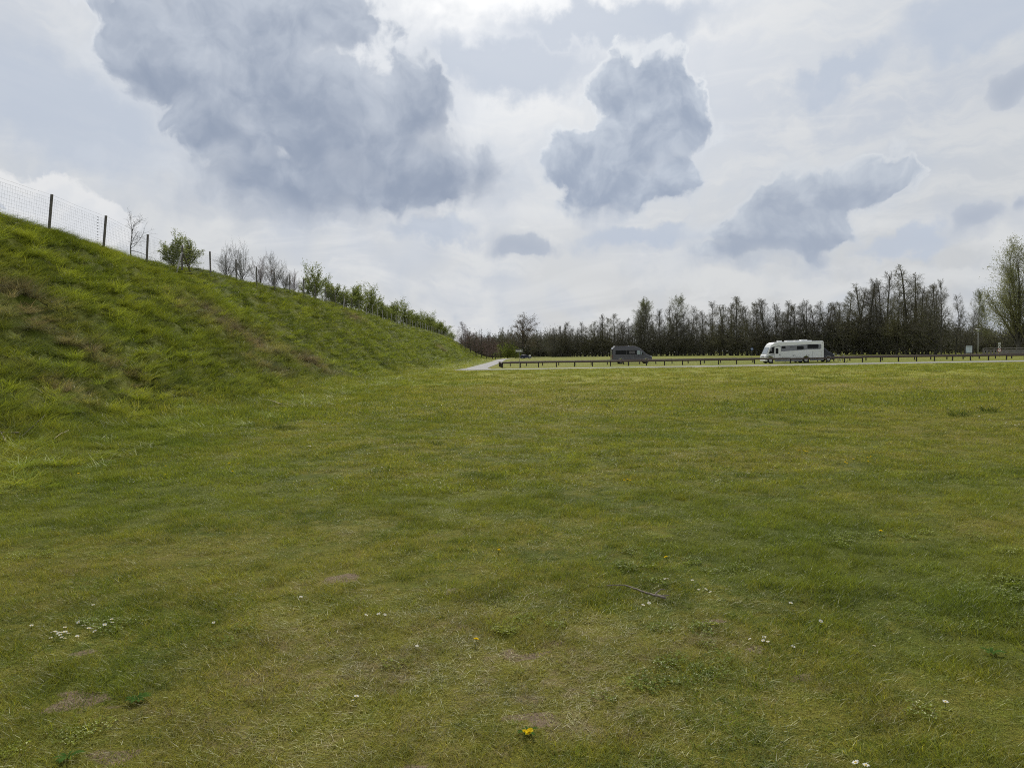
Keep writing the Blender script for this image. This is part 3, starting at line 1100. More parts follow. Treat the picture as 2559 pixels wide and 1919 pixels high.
def spec_oak():
    return [dict(seg=6, jit=0.05, up=0.03, sides=8, tip=0.35, flare=0.3, n=20, start=0.25, ang=(88, 25), len=lambda u: 0.52 - 0.16 * u, rk=0.5),
            dict(seg=5, jit=0.26, up=0.07, sides=5, tip=0.25, n=9, start=0.2, ang=(60, 42), len=lambda u: 0.50 - 0.2 * u, rk=0.5, angj=16),
            dict(seg=3, jit=0.3, up=0.06, sides=3, n=7, start=0.1, ang=(60, 35), len=lambda u: 0.5, rk=0.5, angj=18, leaves=4, lsize=0.22, loff=0.12),
            dict(seg=1, w=0.018, jit=0.2, leaves=5, lsize=0.20, loff=0.12)]


def spec_poplar(up=0.06):
    return [dict(seg=8, jit=0.04, up=0.05, sides=6, tip=0.10, flare=0.2, n=30, start=0.18, ang=(46, 26), len=lambda u: 0.30 * (1 - u) ** 0.38 + 0.07, rk=0.34),
            dict(seg=4, jit=0.12, up=0.13, sides=4, tip=0.25, n=9, start=0.12, ang=(42, 30), len=lambda u: 0.48 - 0.22 * u, rk=0.5, angj=12),
            dict(seg=2, jit=0.15, up=0.08, sides=3, n=6, start=0.1, ang=(42, 28), len=lambda u: 0.55, rk=0.5, angj=14, leaves=4, lsize=0.17, loff=0.09),
            dict(seg=1, w=0.014, jit=0.2, leaves=6, lsize=0.15, loff=0.10)]


def spec_shrub(n1=9, leaves=0, lsize=0.07, ang=(48, 4), w=0.0045):
    return [dict(seg=2, jit=0.04, sides=4, tip=0.7, n=n1, start=0.05, ang=ang, len=lambda u: 4.2, rk=0.55),
            dict(seg=5, jit=0.14, up=0.07, sides=4, tip=0.25, n=12, start=0.12, ang=(50, 30), len=lambda u: 0.46 - 0.2 * u, rk=0.5, angj=14),
            dict(seg=3, jit=0.18, up=0.07, sides=3, n=9, start=0.08, ang=(48, 32), len=lambda u: 0.45, rk=0.5, angj=16, leaves=leaves, lsize=lsize, loff=0.03),
            dict(seg=1, w=w, jit=0.2, leaves=leaves, lsize=lsize, loff=0.02)]


def grow(seed, spec, h, r, trunk_m, twig_m, leaf_m, lean=0.03):
    t = Tree(seed, spec)
    d = Vector((t.rng.gauss(0, lean), t.rng.gauss(0, lean), 1)).normalized()
    t.limb(Vector((0, 0, -0.15)), d, h, r, 0)
    return t.meshes(trunk_m, twig_m, leaf_m)


def plant(name, meshes, loc, label, cat, group=None, rz=0.0, sc=(1, 1, 1), trunk='trunk'):
    t = empty(name, loc, rz)
    t.scale = sc
    mesh_obj(trunk, meshes[0], t)
    mesh_obj('crown', meshes[1], t)
    return tag(t, label, cat, group)


rng = random.Random(5)
M_BUD = mat('catkin', (0.170, 0.130, 0.090), 0.95, spec=0.1)
M_BUDG = leafy('opening_bud', (0.15, 0.145, 0.075), (0.19, 0.185, 0.09), 0.35, 0.3)
M_BUDP = leafy('pale_new_leaf', (0.14, 0.155, 0.075), (0.19, 0.20, 0.10), 0.45, 0.4)
ALDER = [grow(100 + k, spec_alder(rng), 18.0, 0.21 + 0.014 * k, M_BARK, M_TWIG if k % 3 else M_TWIGG, M_BUD if k % 2 else M_BUDG, 0.04) for k in range(8)]
POPL = [grow(140 + k, spec_poplar(), 18.0, 0.20, M_BARK, M_TWIGG, M_BUDP, 0.02) for k in range(2)]
OAK = grow(160, spec_oak(), 12.0, 0.42, M_BARK, M_TWIG, M_BUD, 0.02)
BARE = [grow(170 + k, spec_shrub(12 + k, 0, 0.05, (58, 4), 0.006), 0.45, 0.045, M_BARK, M_TWIGR if k == 1 else M_TWIG, M_BUD) for k in range(3)]
BARE_BIG = [grow(176 + k, spec_alder(rng), 18.0, 0.24, M_BARK, M_TWIGR, M_BUD, 0.03) for k in range(2)]
LEAFY = [grow(180 + k, spec_shrub(13, 4, 0.085, (52, 4)), 0.45, 0.04, M_BARK, M_TWIGG, M_LEAF) for k in range(3)]

# the wood on the right: base line and top line as seen, both at their real distances
BASE = [(1385, 359), (1500, 340), (1600, 318), (1750, 280), (1900, 238), (2050, 222), (2180, 208), (2300, 186), (2360, 172), (2450, 166)]
TOPS = [(1385, 822), (1420, 808), (1470, 806), (1515, 786), (1560, 792), (1612, 764), (1660, 782), (1690, 760), (1740, 778), (1800, 742), (1870, 742), (1910, 756), (1965, 746), (2000, 752),
        (2050, 744), (2075, 738), (2120, 716), (2170, 706), (2220, 692), (2267, 674), (2300, 686), (2325, 708), (2355, 712), (2385, 760), (2402, 742), (2440, 750), (2470, 790)]


def interp(tab, x):
    return float(np.interp(x, [a for a, b in tab], [b for a, b in tab]))


def where(px):
    if px < 1560:
        return 'at the low left end of the wood', 'trees at the left end of the wood'
    if px < 1640:
        return 'in the wood right above the grey van', 'wood trees above the grey van'
    if px < 1880:
        return 'in the wood between grey van and motorhome', 'wood trees between van and motorhome'
    if px < 2075:
        return 'in the wood behind the white motorhome', 'wood trees behind the motorhome'
    if px < 2200:
        return 'in the wood above the bicycle', 'wood trees right of the motorhome'
    return 'in the tallest clump of the wood, far right', 'trees of the tallest clump'


def wood_tree(px, back, proto_i, hk, rank):
    Y = interp(BASE, px) + back
    p = at(px, 900, Y)
    top = at(px, interp(TOPS, px), Y)
    h = max(6.0, (top.z) * hk)
    wdt = (0.95 + 0.45 * rng.random()) * (h / 18.0) * (0.85 if px > 2180 else 1.0)
    loc, grp = where(px)
    lab = {0: 'front row bare tree ', 1: 'half hidden bare tree ', 2: 'rear row bare tree '}[rank] + loc
    names = {0: 'front ', 1: 'middle ', 2: 'rear '}[rank]
    o = plant('bare_tree', ALDER[proto_i % len(ALDER)], (p.x, p.y, gz(p.x, p.y)), lab, 'tree', names + grp, rng.random() * 6.28, (wdt, wdt, h / 18.0))
    if rank == 0:
        FRONT.setdefault(grp, []).append(o)


FRONT = {}
px = 1388.0
while px < 2350:
    Y = interp(BASE, px)
    wood_tree(px, rng.uniform(-1.5, 2.5), rng.randrange(8), rng.uniform(0.80, 1.02), 0)
    px += rng.uniform(1.3, 3.1) * 1900 / Y * (0.9 if px > 2080 else 1.0)
ORD = 'first second third fourth fifth sixth seventh eighth ninth tenth eleventh twelfth thirteenth fourteenth fifteenth sixteenth seventeenth eighteenth nineteenth twentieth'.split()
for grp, lst in FRONT.items():
    for i, o in enumerate(lst):
        o['label'] = o['label'].replace('front row bare tree', ORD[i] + ' front row bare tree from left,') if i < len(lst) - 1 else o['label'].replace('front row bare tree', 'rightmost front row bare tree')
px = 1380.0
while px < 2335:
    Y = interp(BASE, px)
    wood_tree(px, rng.uniform(5, 12), rng.randrange(8), rng.uniform(0.55, 0.86), 1)
    px += rng.uniform(2.2, 4.4) * 1900 / Y
px = 1378.0
while px < 2330:
    Y = interp(BASE, px)
    wood_tree(px, rng.uniform(15, 28), rng.randrange(8), rng.uniform(0.42, 0.70), 2)
    px += rng.uniform(2.8, 5.0) * 1900 / Y

for k, (px, tp, bk, lab) in enumerate([(1612, 762, 4, 'pale green topped slender tree rising from the wood above the grey van'), (1600, 770, 7, 'second pale green topped tree just left behind the one above the van'),
                                       (1690, 757, 4, 'pale green pointed tree rising between the grey van and the motorhome')]):
    Y = interp(BASE, px) + bk
    p, tpp = at(px, 900, Y), at(px, tp, Y)
    plant('slender_tree', POPL[k % 2], (p.x, p.y, 0), lab, 'tree', None, k * 2.0, (1.25, 1.25, tpp.z / 18.0))
for k, (px, tp, Y, wd, mesh, lab) in enumerate([(2352, 704, 172, .62, ALDER[2], 'tall leaning bare tree standing clear just right of the tallest clump'),
                                                (2338, 730, 178, .6, ALDER[5], 'thin bare tree hard against the right side of the tallest clump'),
                                                (2402, 742, 168, .55, ALDER[1], 'single bare tree with dark trunk above the info board'),
                                                (2388, 790, 172, .5, ALDER[7], 'small bare tree left of the info board'),
                                                (2425, 780, 185, .5, ALDER[4], 'thin bare tree just right of the info board'),
                                                (2440, 744, 190, .62, POPL[1], 'pale green loose tree behind the lamp post'),
                                                (2465, 775, 196, .6, POPL[0], 'smaller pale green tree right of the lamp post'),
                                                (2372, 800, 190, .6, ALDER[3], 'low bare tree in the gap left of the info board')]):
    p, tpp = at(px, 900, Y), at(px, tp, Y)
    plant('bare_tree' if k < 5 or k == 7 else 'slender_tree', mesh, (p.x, p.y, 0), lab, 'tree', None, k * 1.3, (wd, wd, tpp.z / 18.0))
for k in range(26):
    px, Y = 2360 + k * 9.5 + rng.uniform(-4, 4), rng.uniform(205, 250)
    p, tpp = at(px, 900, Y), at(px, rng.uniform(812, 840), Y)
    plant('bare_tree', ALDER[k % 8], (p.x, p.y, 0), 'low grey bare tree far behind the info board and bridge', 'tree', 'far trees behind the bridge', k * 1.1, (.62, .62, tpp.z / 18.0))

# dense undergrowth at the foot of the wood
def bush_field(name, spots, label, meshes):
    mb_t, F_t = [], []
    V, F, MI = [], [], []
    for (x, y, sx, sz, rz, mi) in spots:
        for me in meshes[mi % len(meshes)]:
            n = len(me.vertices)
            co = np.empty(n * 3)
            me.vertices.foreach_get('co', co)
            co = co.reshape(-1, 3)
            c, s_ = math.cos(rz), math.sin(rz)
            q = np.stack([(co[:, 0] * c - co[:, 1] * s_) * sx + x, (co[:, 0] * s_ + co[:, 1] * c) * sx + y, co[:, 2] * sz], -1)
            k0 = sum(len(v) for v in V)
            V.append(q)
            F += [tuple(i + k0 for i in p.vertices) for p in me.polygons]
            MI += [0 if me.name.startswith('trunk') else 1 + p.material_index for p in me.polygons]
    me = bpy.data.meshes.new(name)
    me.from_pydata(np.concatenate(V).tolist(), [], F)
    for m_ in (M_BARK, M_TWIG, M_LEAFD):
        me.materials.append(m_)
    me.polygons.foreach_set('material_index', MI)
    o = mesh_obj(name, me)
    return tag(o, label, 'undergrowth', kind='stuff')


def spec_thick():
    return [dict(seg=2, jit=0.04, sides=3, tip=0.7, n=9, start=0.05, ang=(62, 5), len=lambda u: 4.4, rk=0.6),
            dict(seg=3, jit=0.16, up=0.05, sides=3, tip=0.3, n=9, start=0.12, ang=(55, 34), len=lambda u: 0.5 - 0.2 * u, rk=0.5, angj=14),
            dict(seg=1, w=0.035, jit=0.2, leaves=4, lsize=0.20, loff=0.16)]


THICK = [grow(190 + k, spec_thick(), 0.7, 0.05, M_BARK, M_TWIG, M_LEAFD) for k in range(4)]
spots = []
px = 1384.0
while px < 2345:
    Y = interp(BASE, px)
    for bk in (rng.uniform(-1, 1), rng.uniform(2, 5), rng.uniform(6, 11), rng.uniform(14, 24)):
        p = at(px + rng.uniform(-3, 3), 900, Y + bk)
        sc = rng.uniform(0.8, 1.5) * (1.25 if px > 2080 else 1.0)
        spots.append((p.x, p.y, sc * 1.3, min(2.5, sc * rng.uniform(1.2, 2.3)), rng.random() * 6.28, rng.randrange(4)))
    px += rng.uniform(1.5, 2.3) * 1900 / Y
for k in range(90):
    px, Y = rng.uniform(2340, 2600), rng.uniform(205, 265)
    p = at(px, 900, Y)
    sc = rng.uniform(0.9, 1.5)
    spots.append((p.x, p.y, sc * 1.4, sc * rng.uniform(1.0, 1.7), rng.random() * 6.28, rng.randrange(4)))
bush_field('undergrowth', spots, 'dark tangled undergrowth along the foot of the wood', THICK)

# far trees beyond the bend of the path
p = at(1307, 890, 300)
plant('oak_tree', OAK, (p.x, p.y, 0), 'broad bare oak standing alone above the dark blue car', 'tree', None, 0.7, (1.55, 1.55, 1.04))
for k, (px, tp, Y, wd) in enumerate([(1256, 820, 372, .55), (1270, 826, 380, .5), (1282, 822, 376, .5), (1350, 832, 380, .55), (1372, 838, 390, .5), (1388, 828, 376, .5), (1398, 818, 372, .55), (1412, 812, 366, .55), (1334, 845, 395, .5)]):
    p, tpp = at(px, 900, Y), at(px, tp, Y)
    side = ['left of the oak, nearest the embankment trees', 'left of the oak, second', 'left of the oak, touching its crown', 'right of the oak, nearest it', 'right of the oak, second', 'third right of the oak',
            'left of the wood corner', 'at the wood corner', 'low behind the oak'][k]
    plant('bare_tree', ALDER[(k * 3) % 8], (p.x, p.y, 0), 'hazy bare tree in the far row ' + side, 'tree', None, k * 1.7, (wd, wd, tpp.z / 18.0))
far = []
for k in range(190):
    px, Y = 1160 + k * 1.4 + rng.uniform(-3, 3), rng.uniform(400, 470)
    p = at(px, 890, Y)
    far.append((p.x, p.y, rng.uniform(2.0, 3.2), rng.uniform(2.2, 3.4), rng.random() * 6.28, rng.randrange(4)))
bush_field('distant_woodland', far, 'hazy grey line of far woodland behind the oak', THICK)
GREENB = [grow(196 + k, [dict(seg=2, jit=0.04, sides=3, tip=0.7, n=12, start=0.05, ang=(66, 5), len=lambda u: 4.4, rk=0.6), dict(seg=3, jit=0.16, up=0.05, sides=3, tip=0.3, n=11, start=0.12, ang=(55, 34), len=lambda u: 0.5 - 0.2 * u, rk=0.5, angj=14),
                         dict(seg=1, w=0.03, jit=0.2, leaves=9, lsize=0.32, loff=0.22)], 0.8, 0.06, M_BARK, M_TWIGG, M_LEAFB) for k in range(2)]
for k, (px, Y, sx, sz, lab) in enumerate([(1252, 292, 1.15, 1.05, 'bright spring green bush beside the far bend of the path'), (1268, 296, 1.35, 1.15, 'largest bright green bush between the path bend and the oak'),
                                          (1288, 300, 1.1, .85, 'lower green bush at the left foot of the oak')]):
    p = at(px, 890, Y)
    plant('green_bush', GREENB[k % 2], (p.x, p.y, 0), lab, 'bush', 'green bushes by the path bend', k * 2.1, (sx, sx, sz), 'stem')

# trees on the far end of the embankment
for k, (px, tp, Y, wd) in enumerate([(1152, 806, 232, .9), (1163, 826, 240, .7), (1176, 830, 246, 1.1), (1190, 834, 250, 1.15), (1204, 838, 256, 1.2), (1216, 842, 262, 1.2), (1230, 846, 268, 1.25), (1238, 858, 275, 1.1)]):
    b = at(px, 880, Y)
    z = gz(b.x, b.y)
    tpp = at(px, tp, Y)
    lab = ['tallest bare grey tree on the far end of the embankment', 'thin bare tree right beside the tallest one on the far embankment', 'reddish bare tree on the far slope, first of the brown row', 'reddish bare tree on the far slope, second of the brown row',
           'reddish bare tree on the far slope, middle of the brown row', 'reddish bare tree on the far slope, right of the middle', 'reddish bare tree at the foot of the far slope', 'low reddish bare tree nearest the green bushes'][k]
    plant('bare_tree', BARE_BIG[k % 2], (b.x, b.y, z), lab, 'tree', None, k * 1.9, (wd * .62, wd * .62, max(3, tpp.z - z) / 18.0))

# shrubs along the fence on the crest
def crest(px, t):
    Y = t * F_PX / (1278 - px)
    return Vector((-t, Y, gz(-t, Y)))


p = crest(337, 22.3)
YT = grow(210, [dict(seg=5, jit=0.10, up=0.05, sides=6, tip=0.25, n=13, start=0.25, ang=(78, 30), len=lambda u: 0.62 - 0.25 * u, rk=0.45), dict(seg=4, jit=0.22, up=0.06, sides=4, tip=0.3, n=7, start=0.2, ang=(55, 40), len=lambda u: 0.4, rk=0.5, angj=14),
                dict(seg=2, jit=0.25, up=0.05, sides=3, n=3, start=0.2, ang=(50, 38), len=lambda u: 0.5, rk=0.6, angj=14), dict(seg=1, w=0.004, jit=0.1)], 2.0, 0.05, M_BARK, M_BARK, M_BUD)
plant('young_tree', YT, p, 'small bare young tree behind the fence between two posts', 'tree', None, 0.4, (1.0, 1.0, 1.08))
for k, (px, t, sx, sz, kind, lab) in enumerate([
        (440, 22.6, .70, .80, 'L', 'leafy green bush behind the braced fence post, left half'), (482, 22.8, .70, .74, 'L', 'leafy green bush behind the braced fence post, right half'),
        (572, 22.8, .72, .82, 'B', 'bare twiggy shrub behind the fence, leftmost of the bare row'), (612, 22.9, .95, 1.12, 'B', 'tallest bare twiggy shrub of the row behind the fence'),
        (655, 22.8, .80, .90, 'B', 'bare shrub in the middle of the bare row behind the fence'), (688, 22.9, .95, 1.08, 'B', 'broad bare shrub right of the middle of the bare row'),
        (716, 22.9, .85, .90, 'B', 'lower bare shrub near the end of the bare row'), (740, 22.8, .75, .80, 'B', 'last bare shrub before the leafy bushes'),
        (792, 23.0, 1.0, 1.15, 'L', 'leafy green bush, first right of the bare shrubs'), (835, 23.0, 1.15, 1.10, 'L', 'dark leafy bush, second right of the bare shrubs'),
        (892, 23.2, 1.3, 1.25, 'L', 'leafy bush just right of the second braced post'), (925, 23.2, 1.45, 1.45, 'L', 'tall round leafy bush in the middle of the far fence'), (952, 23.2, 1.3, 1.15, 'L', 'leafy bush sloping down right of the round one'),
        (988, 23.4, 1.5, 1.45, 'L', 'rounded leafy bush, left of the far pair'), (1008, 23.4, 1.55, 1.45, 'L', 'rounded leafy bush, right of the far pair'),
        (1028, 23.4, 1.5, 1.05, 'L', 'low leafy bush after the far pair'), (1046, 23.5, 1.6, 1.1, 'L', 'low leafy bush in the thin far strip'), (1066, 23.5, 1.8, 1.5, 'L', 'leafy bush with rounded top near the far fence end'),
        (860, 23.0, 1.1, .8, 'L', 'low leafy bush under the second braced post'), (972, 23.3, 1.3, .95, 'L', 'low leafy bush between the round one and the far pair'), (1038, 24.5, 1.8, 1.3, 'L', 'leafy bush standing back in the thin far strip'),
        (1056, 24.5, 1.9, 1.35, 'L', 'second leafy bush standing back in the thin far strip'), (1078, 24.5, 2.0, 1.6, 'L', 'tall leafy bush standing back near the far fence end'), (1112, 24.5, 2.2, 1.6, 'L', 'leafy bush standing back behind the last two'),
        (1088, 23.5, 1.9, 1.45, 'L', 'darker leafy bush near the far fence end'), (1102, 23.5, 2.0, 1.55, 'L', 'leafy bush second last before the bare trees'), (1122, 23.5, 2.1, 1.5, 'L', 'last leafy bush before the bare trees')]):
    p = crest(px, t)
    mesh = (LEAFY if kind == 'L' else BARE)[k % 3]
    plant('leafy_bush' if kind == 'L' else 'bare_shrub', mesh, (p.x, p.y, p.z - 0.1), lab, 'bush' if kind == 'L' else 'shrub', None, k * 1.7, (sx * (1.15 if px < 760 else 1.4), sx * (1.15 if px < 760 else 1.4), sz * (1.18 if px < 760 else 1.32)), 'stem')

# old willow on the right edge
def spec_willow():
    return [dict(seg=3, jit=0.03, sides=8, tip=0.85, flare=0.2, n=10, start=0.45, ang=(30, 6), len=lambda u: 5.5, rk=0.62, angj=6),
            dict(seg=7, jit=0.07, up=0.07, sides=6, tip=0.12, n=24, start=0.08, ang=(52, 26), len=lambda u: 0.36 * (1 - u) ** 0.6 + 0.08, rk=0.4, angj=8),
            dict(seg=4, jit=0.12, up=0.04, sides=3, n=12, start=0.1, ang=(48, 34), len=lambda u: 0.50 - 0.15 * u, rk=0.45, angj=14, leaves=8, lsize=0.20, loff=0.25, lhang=.3),
            dict(seg=1, w=0.016, jit=0.3, leaves=10, lsize=0.20, loff=0.32, lhang=.5)]


WIL = grow(220, spec_willow(), 3.0, 0.45, M_BARK, M_TWIGG, M_LEAFW, 0.02)
p = at(2546, 890, 152)
plant('willow_tree', WIL, (p.x, p.y, 0), 'large old willow with pale green leaves at the right edge behind the bridge', 'tree', None, 1.2, (0.95, 0.95, 0.99))
#TREEEND

# ------------------------------------------------------------------ game fence on the crest
fence = empty('game_fence', (-21, 34.8, gz(-21, 34.8)))
tag(fence, 'tall wire game fence on wooden posts along the crest of the embankment', 'fence')
F0 = fence.location.copy()
post_me, brace_me = {}, {}
mb = MB().box(-.048, .048, -.048, .048, -.35, 1.74)
POST_A = mb.build('post', M_POST, None, bevel=.008, seg=1)
POST_ME = POST_A.data
bpy.data.objects.remove(POST_A)
mb = MB().box(-.048, .048, -.048, .048, -.35, 1.78)
POST_B = mb.build('post', M_POSTL, None, bevel=.008, seg=1)
POSTL_ME = POST_B.data
bpy.data.objects.remove(POST_B)
SP = 4.74
NP = 56
tops = []
for k in range(-1, NP):
    Y = 34.8 + SP * k + rng.uniform(-.12, .12)
    X = -21 + rng.uniform(-.06, .06)
    z = gz(X, Y)
    lightp = k >= 15
    o = mesh_obj('post', POSTL_ME if lightp else POST_ME, fence, Vector((X, Y, z)) - F0)
    ln = {-1: 8.0, 0: 7.0, 1: 6.5, 2: 4.0, 3: 2.5}.get(k, rng.uniform(-1.2, 1.2))
    o.rotation_euler = (R(rng.uniform(-1, 1)), R(ln), R(rng.uniform(-6, 6)))
    tops.append((Vector((X, Y, z)), R(ln)))
    if k in (3, 13, 23, 33):
        for sgn in (-1, 1):
            a = Vector((X + .06, Y + sgn * .05, z + 1.25)) - F0
            yb_ = Y + sgn * 1.15
            b = Vector((X + .14, yb_, gz(X, yb_) - .1)) - F0
            MB().tube([a, b], [.05, .055], 6).build('brace', M_POSTL if sgn < 0 else M_POST, fence)
HZ = [.06, .17, .28, .39, .51, .64, .78, .93, 1.08, 1.23, 1.38, 1.52, 1.68]
for k in range(len(tops) - 1):
    (a, la), (b, lb) = tops[k], tops[k + 1]
    m_ = MB()
    rad = .0030
    nseg = 6 if k < 14 else 2
    far_ = k >= 16
    for i, h in enumerate(HZ):
        if far_ and i % 2:
            continue
        pts = []
        for q in range(nseg + 1):
            t = q / nseg
            p = a.lerp(b, t)
            p.z = (gz(p.x, p.y) * .35 + p.z * .65) + h - .035 * math.sin(math.pi * t) * (1 if h < 1.6 else 1.6)
            p.x += h * math.sin(la * (1 - t) + lb * t) + .055
            pts.append(p - F0)
        m_.tube(pts, rad * (1.3 if i == 12 else 1.0) * (1.5 if far_ else 1), 3, cap=False)
    if k < 16:
        nv = 30 if k < 9 else 16
        for q in range(1, nv):
            t = q / nv
            p = a.lerp(b, t)
            g_ = gz(p.x, p.y) * .35 + p.z * .65
            l_ = la * (1 - t) + lb * t
            m_.tube([Vector((p.x + .055 + .06 * l_, p.y, g_ + .05)) - F0, Vector((p.x + .055 + 1.52 * math.sin(l_), p.y + rng.gauss(0, .01), g_ + 1.50)) - F0], rad * .8, 3, cap=False)
    m_.build('wire_panel', M_WIRE, fence)
p = tops[1][0].lerp(tops[2][0], 0.85)
m_ = MB()
for i, h in enumerate(HZ[:-1]):
    x_, z_ = p.x + .06 + h * math.sin(R(3.6)), p.z + h - .02
    m_.box(x_ - .01 - F0.x, x_ + .01 - F0.x, p.y - .06 - F0.y, p.y + .06 - F0.y, z_ - .011 - F0.z, z_ + .011 - F0.z)
o = m_.build('wire_joint', M_DARK, fence)
o['label'] = 'column of dark wire connectors'

# ------------------------------------------------------------------ low wooden rail fences
def rail_fence(pts, label, spacing=2.26, jig=0.0, rails=True, zoff=0.0):
    a0 = Vector((*pts[0], gz(*pts[0])))
    f = empty('rail_fence', a0)
    tag(f, label, 'fence')
    for (p, q) in zip(pts[:-1], pts[1:]):
        p, q = Vector(p), Vector(q)
        d = (q - p)
        L = d.length
        n = max(1, round(L / spacing))
        u = d / L
        yaw = math.atan2(u.y, u.x)
        pm = MB().box(-.062, .062, -.062, .062, -.3, .60).build('post', M_RAILP, None, bevel=.01, seg=1)
        me = pm.data
        bpy.data.objects.remove(pm)
        hs = []
        for i in range(n + 1):
            c = p + d * (i / n)
            z = gz(c.x, c.y)
            o = mesh_obj('post', me, f, Vector((c.x, c.y, z)) - a0)
            o.rotation_euler = (R(rng.uniform(-2, 2)), R(rng.uniform(-2, 2)), yaw)
        i = 0
        while i < n:
            span = min(n - i, 2)
            c0, c1 = p + d * (i / n), p + d * ((i + span) / n)
            l_ = (c1 - c0).length / 2
            j = rng.uniform(-.035, .035)
            # a half-round log lying on the posts
            sec = [(-.09, .49), (-.105, .54), (-.10, .62), (-.06, .68), (.0, .70), (.06, .68), (.10, .62), (.105, .54), (.09, .49)]
            m2 = MB().poly([(-l_ + .012, a, b + j) for a, b in sec], (2 * l_ - .024, 0, 0))
            o = m2.build('rail', M_RAIL, f)
            o.location = Vector(((c0.x + c1.x) / 2, (c0.y + c1.y) / 2, (gz(*c0) + gz(*c1)) / 2)) - a0
            o.rotation_euler = (0, R(rng.uniform(-.35, .35)), yaw)
            i += span
    return f


rail_fence([(-1.75, 107.0), (-1.15, 95.2), (64.2, 95.2)], 'long low dark wooden rail fence in front of the motorhome')
rail_fence([(-0.2, 107.0), (84.0, 107.0)], 'second low wooden rail fence running behind the motorhome')

# ------------------------------------------------------------------ vehicles
def paint(name, col, rough=0.35):
    return mat(name, col, rough, 0.0, 0.5, 0.35, vary=0.06, vscale=2)


M_WHITE = paint('white_gelcoat', (0.80, 0.80, 0.78), 0.35)
M_GREYP = paint('grey_decal', (0.20, 0.20, 0.225), 0.45)
M_GLASS = mat('tinted_glass', (0.008, 0.009, 0.012), 0.12, 0, 0.22)
M_SCREEN = mat('windscreen_blind', (0.30, 0.33, 0.36), 0.25)
M_RUB = mat('tyre_rubber', (0.016, 0.016, 0.016), 0.85)
M_RIM = mat('wheel_trim', (0.50, 0.50, 0.50), 0.4, 0.3)
M_LINE = mat('seam', (0.10, 0.10, 0.10), 0.7)
M_LAMP = mat('lamp_glass', (0.55, 0.56, 0.58), 0.15)
M_RED = mat('red_lamp', (0.20, 0.012, 0.012), 0.3)
M_VAN = paint('van_grey_brown', (0.088, 0.086, 0.106), 0.3)
M_BLUEV = paint('van_dark_blue', (0.012, 0.014, 0.030), 0.3)
M_CLAD = mat('grey_cladding', (0.24, 0.23, 0.24), 0.7)
M_FROST = mat('pale_blind', (0.35, 0.42, 0.43), 0.6)


def wheel(parent, x, y, r, wd, out=-1):
    """y is the outer face, out the side it looks to"""
    c = Vector((x, y - out * wd / 2, r))
    t = MB().tube([c + Vector((0, q * wd / 2, 0)) for q in (-1, -.8, .8, 1)], [r * .9, r, r, r * .9], 20).build('tyre', M_RUB, parent, True)
    MB().tube([c + Vector((0, out * wd * .36, 0)), c + Vector((0, out * wd * .51, 0)), c + Vector((0, out * wd * .53, 0))], [r * .64, r * .62, r * .25], 16).build('rim', M_RIM, t, True)
    return t


def plate(name, parent, m_, pts, y, th=.012, out=-1):
    """flat piece on a side wall given by x,z outline"""
    return MB().poly([(a, y, b) for a, b in pts], (0, out * th, 0)).build(name, m_, parent)


def rect(x0, x1, z0, z1, c=.04):
    return [(x0 + c, z0), (x1 - c, z0), (x1, z0 + c), (x1, z1 - c), (x1 - c, z1), (x0 + c, z1), (x0, z1 - c), (x0, z0 + c)]


def frame_line(name, parent, x0, x1, z0, z1, y, t=.018):
    m_ = MB()
    for (a, b, c, d) in ((x0, x1, z0, z0 + t), (x0, x1, z1 - t, z1), (x0, x0 + t, z0 + t, z1 - t), (x1 - t, x1, z0 + t, z1 - t)):
        m_.box(a, b, y - .006, y + .004, c, d)
    return m_.build(name, M_LINE, parent)


def arc(cx, cz, r, a0, a1, n=10):
    return [(cx + r * math.cos(R(a0 + (a1 - a0) * i / n)), cz + r * math.sin(R(a0 + (a1 - a0) * i / n))) for i in range(n + 1)]


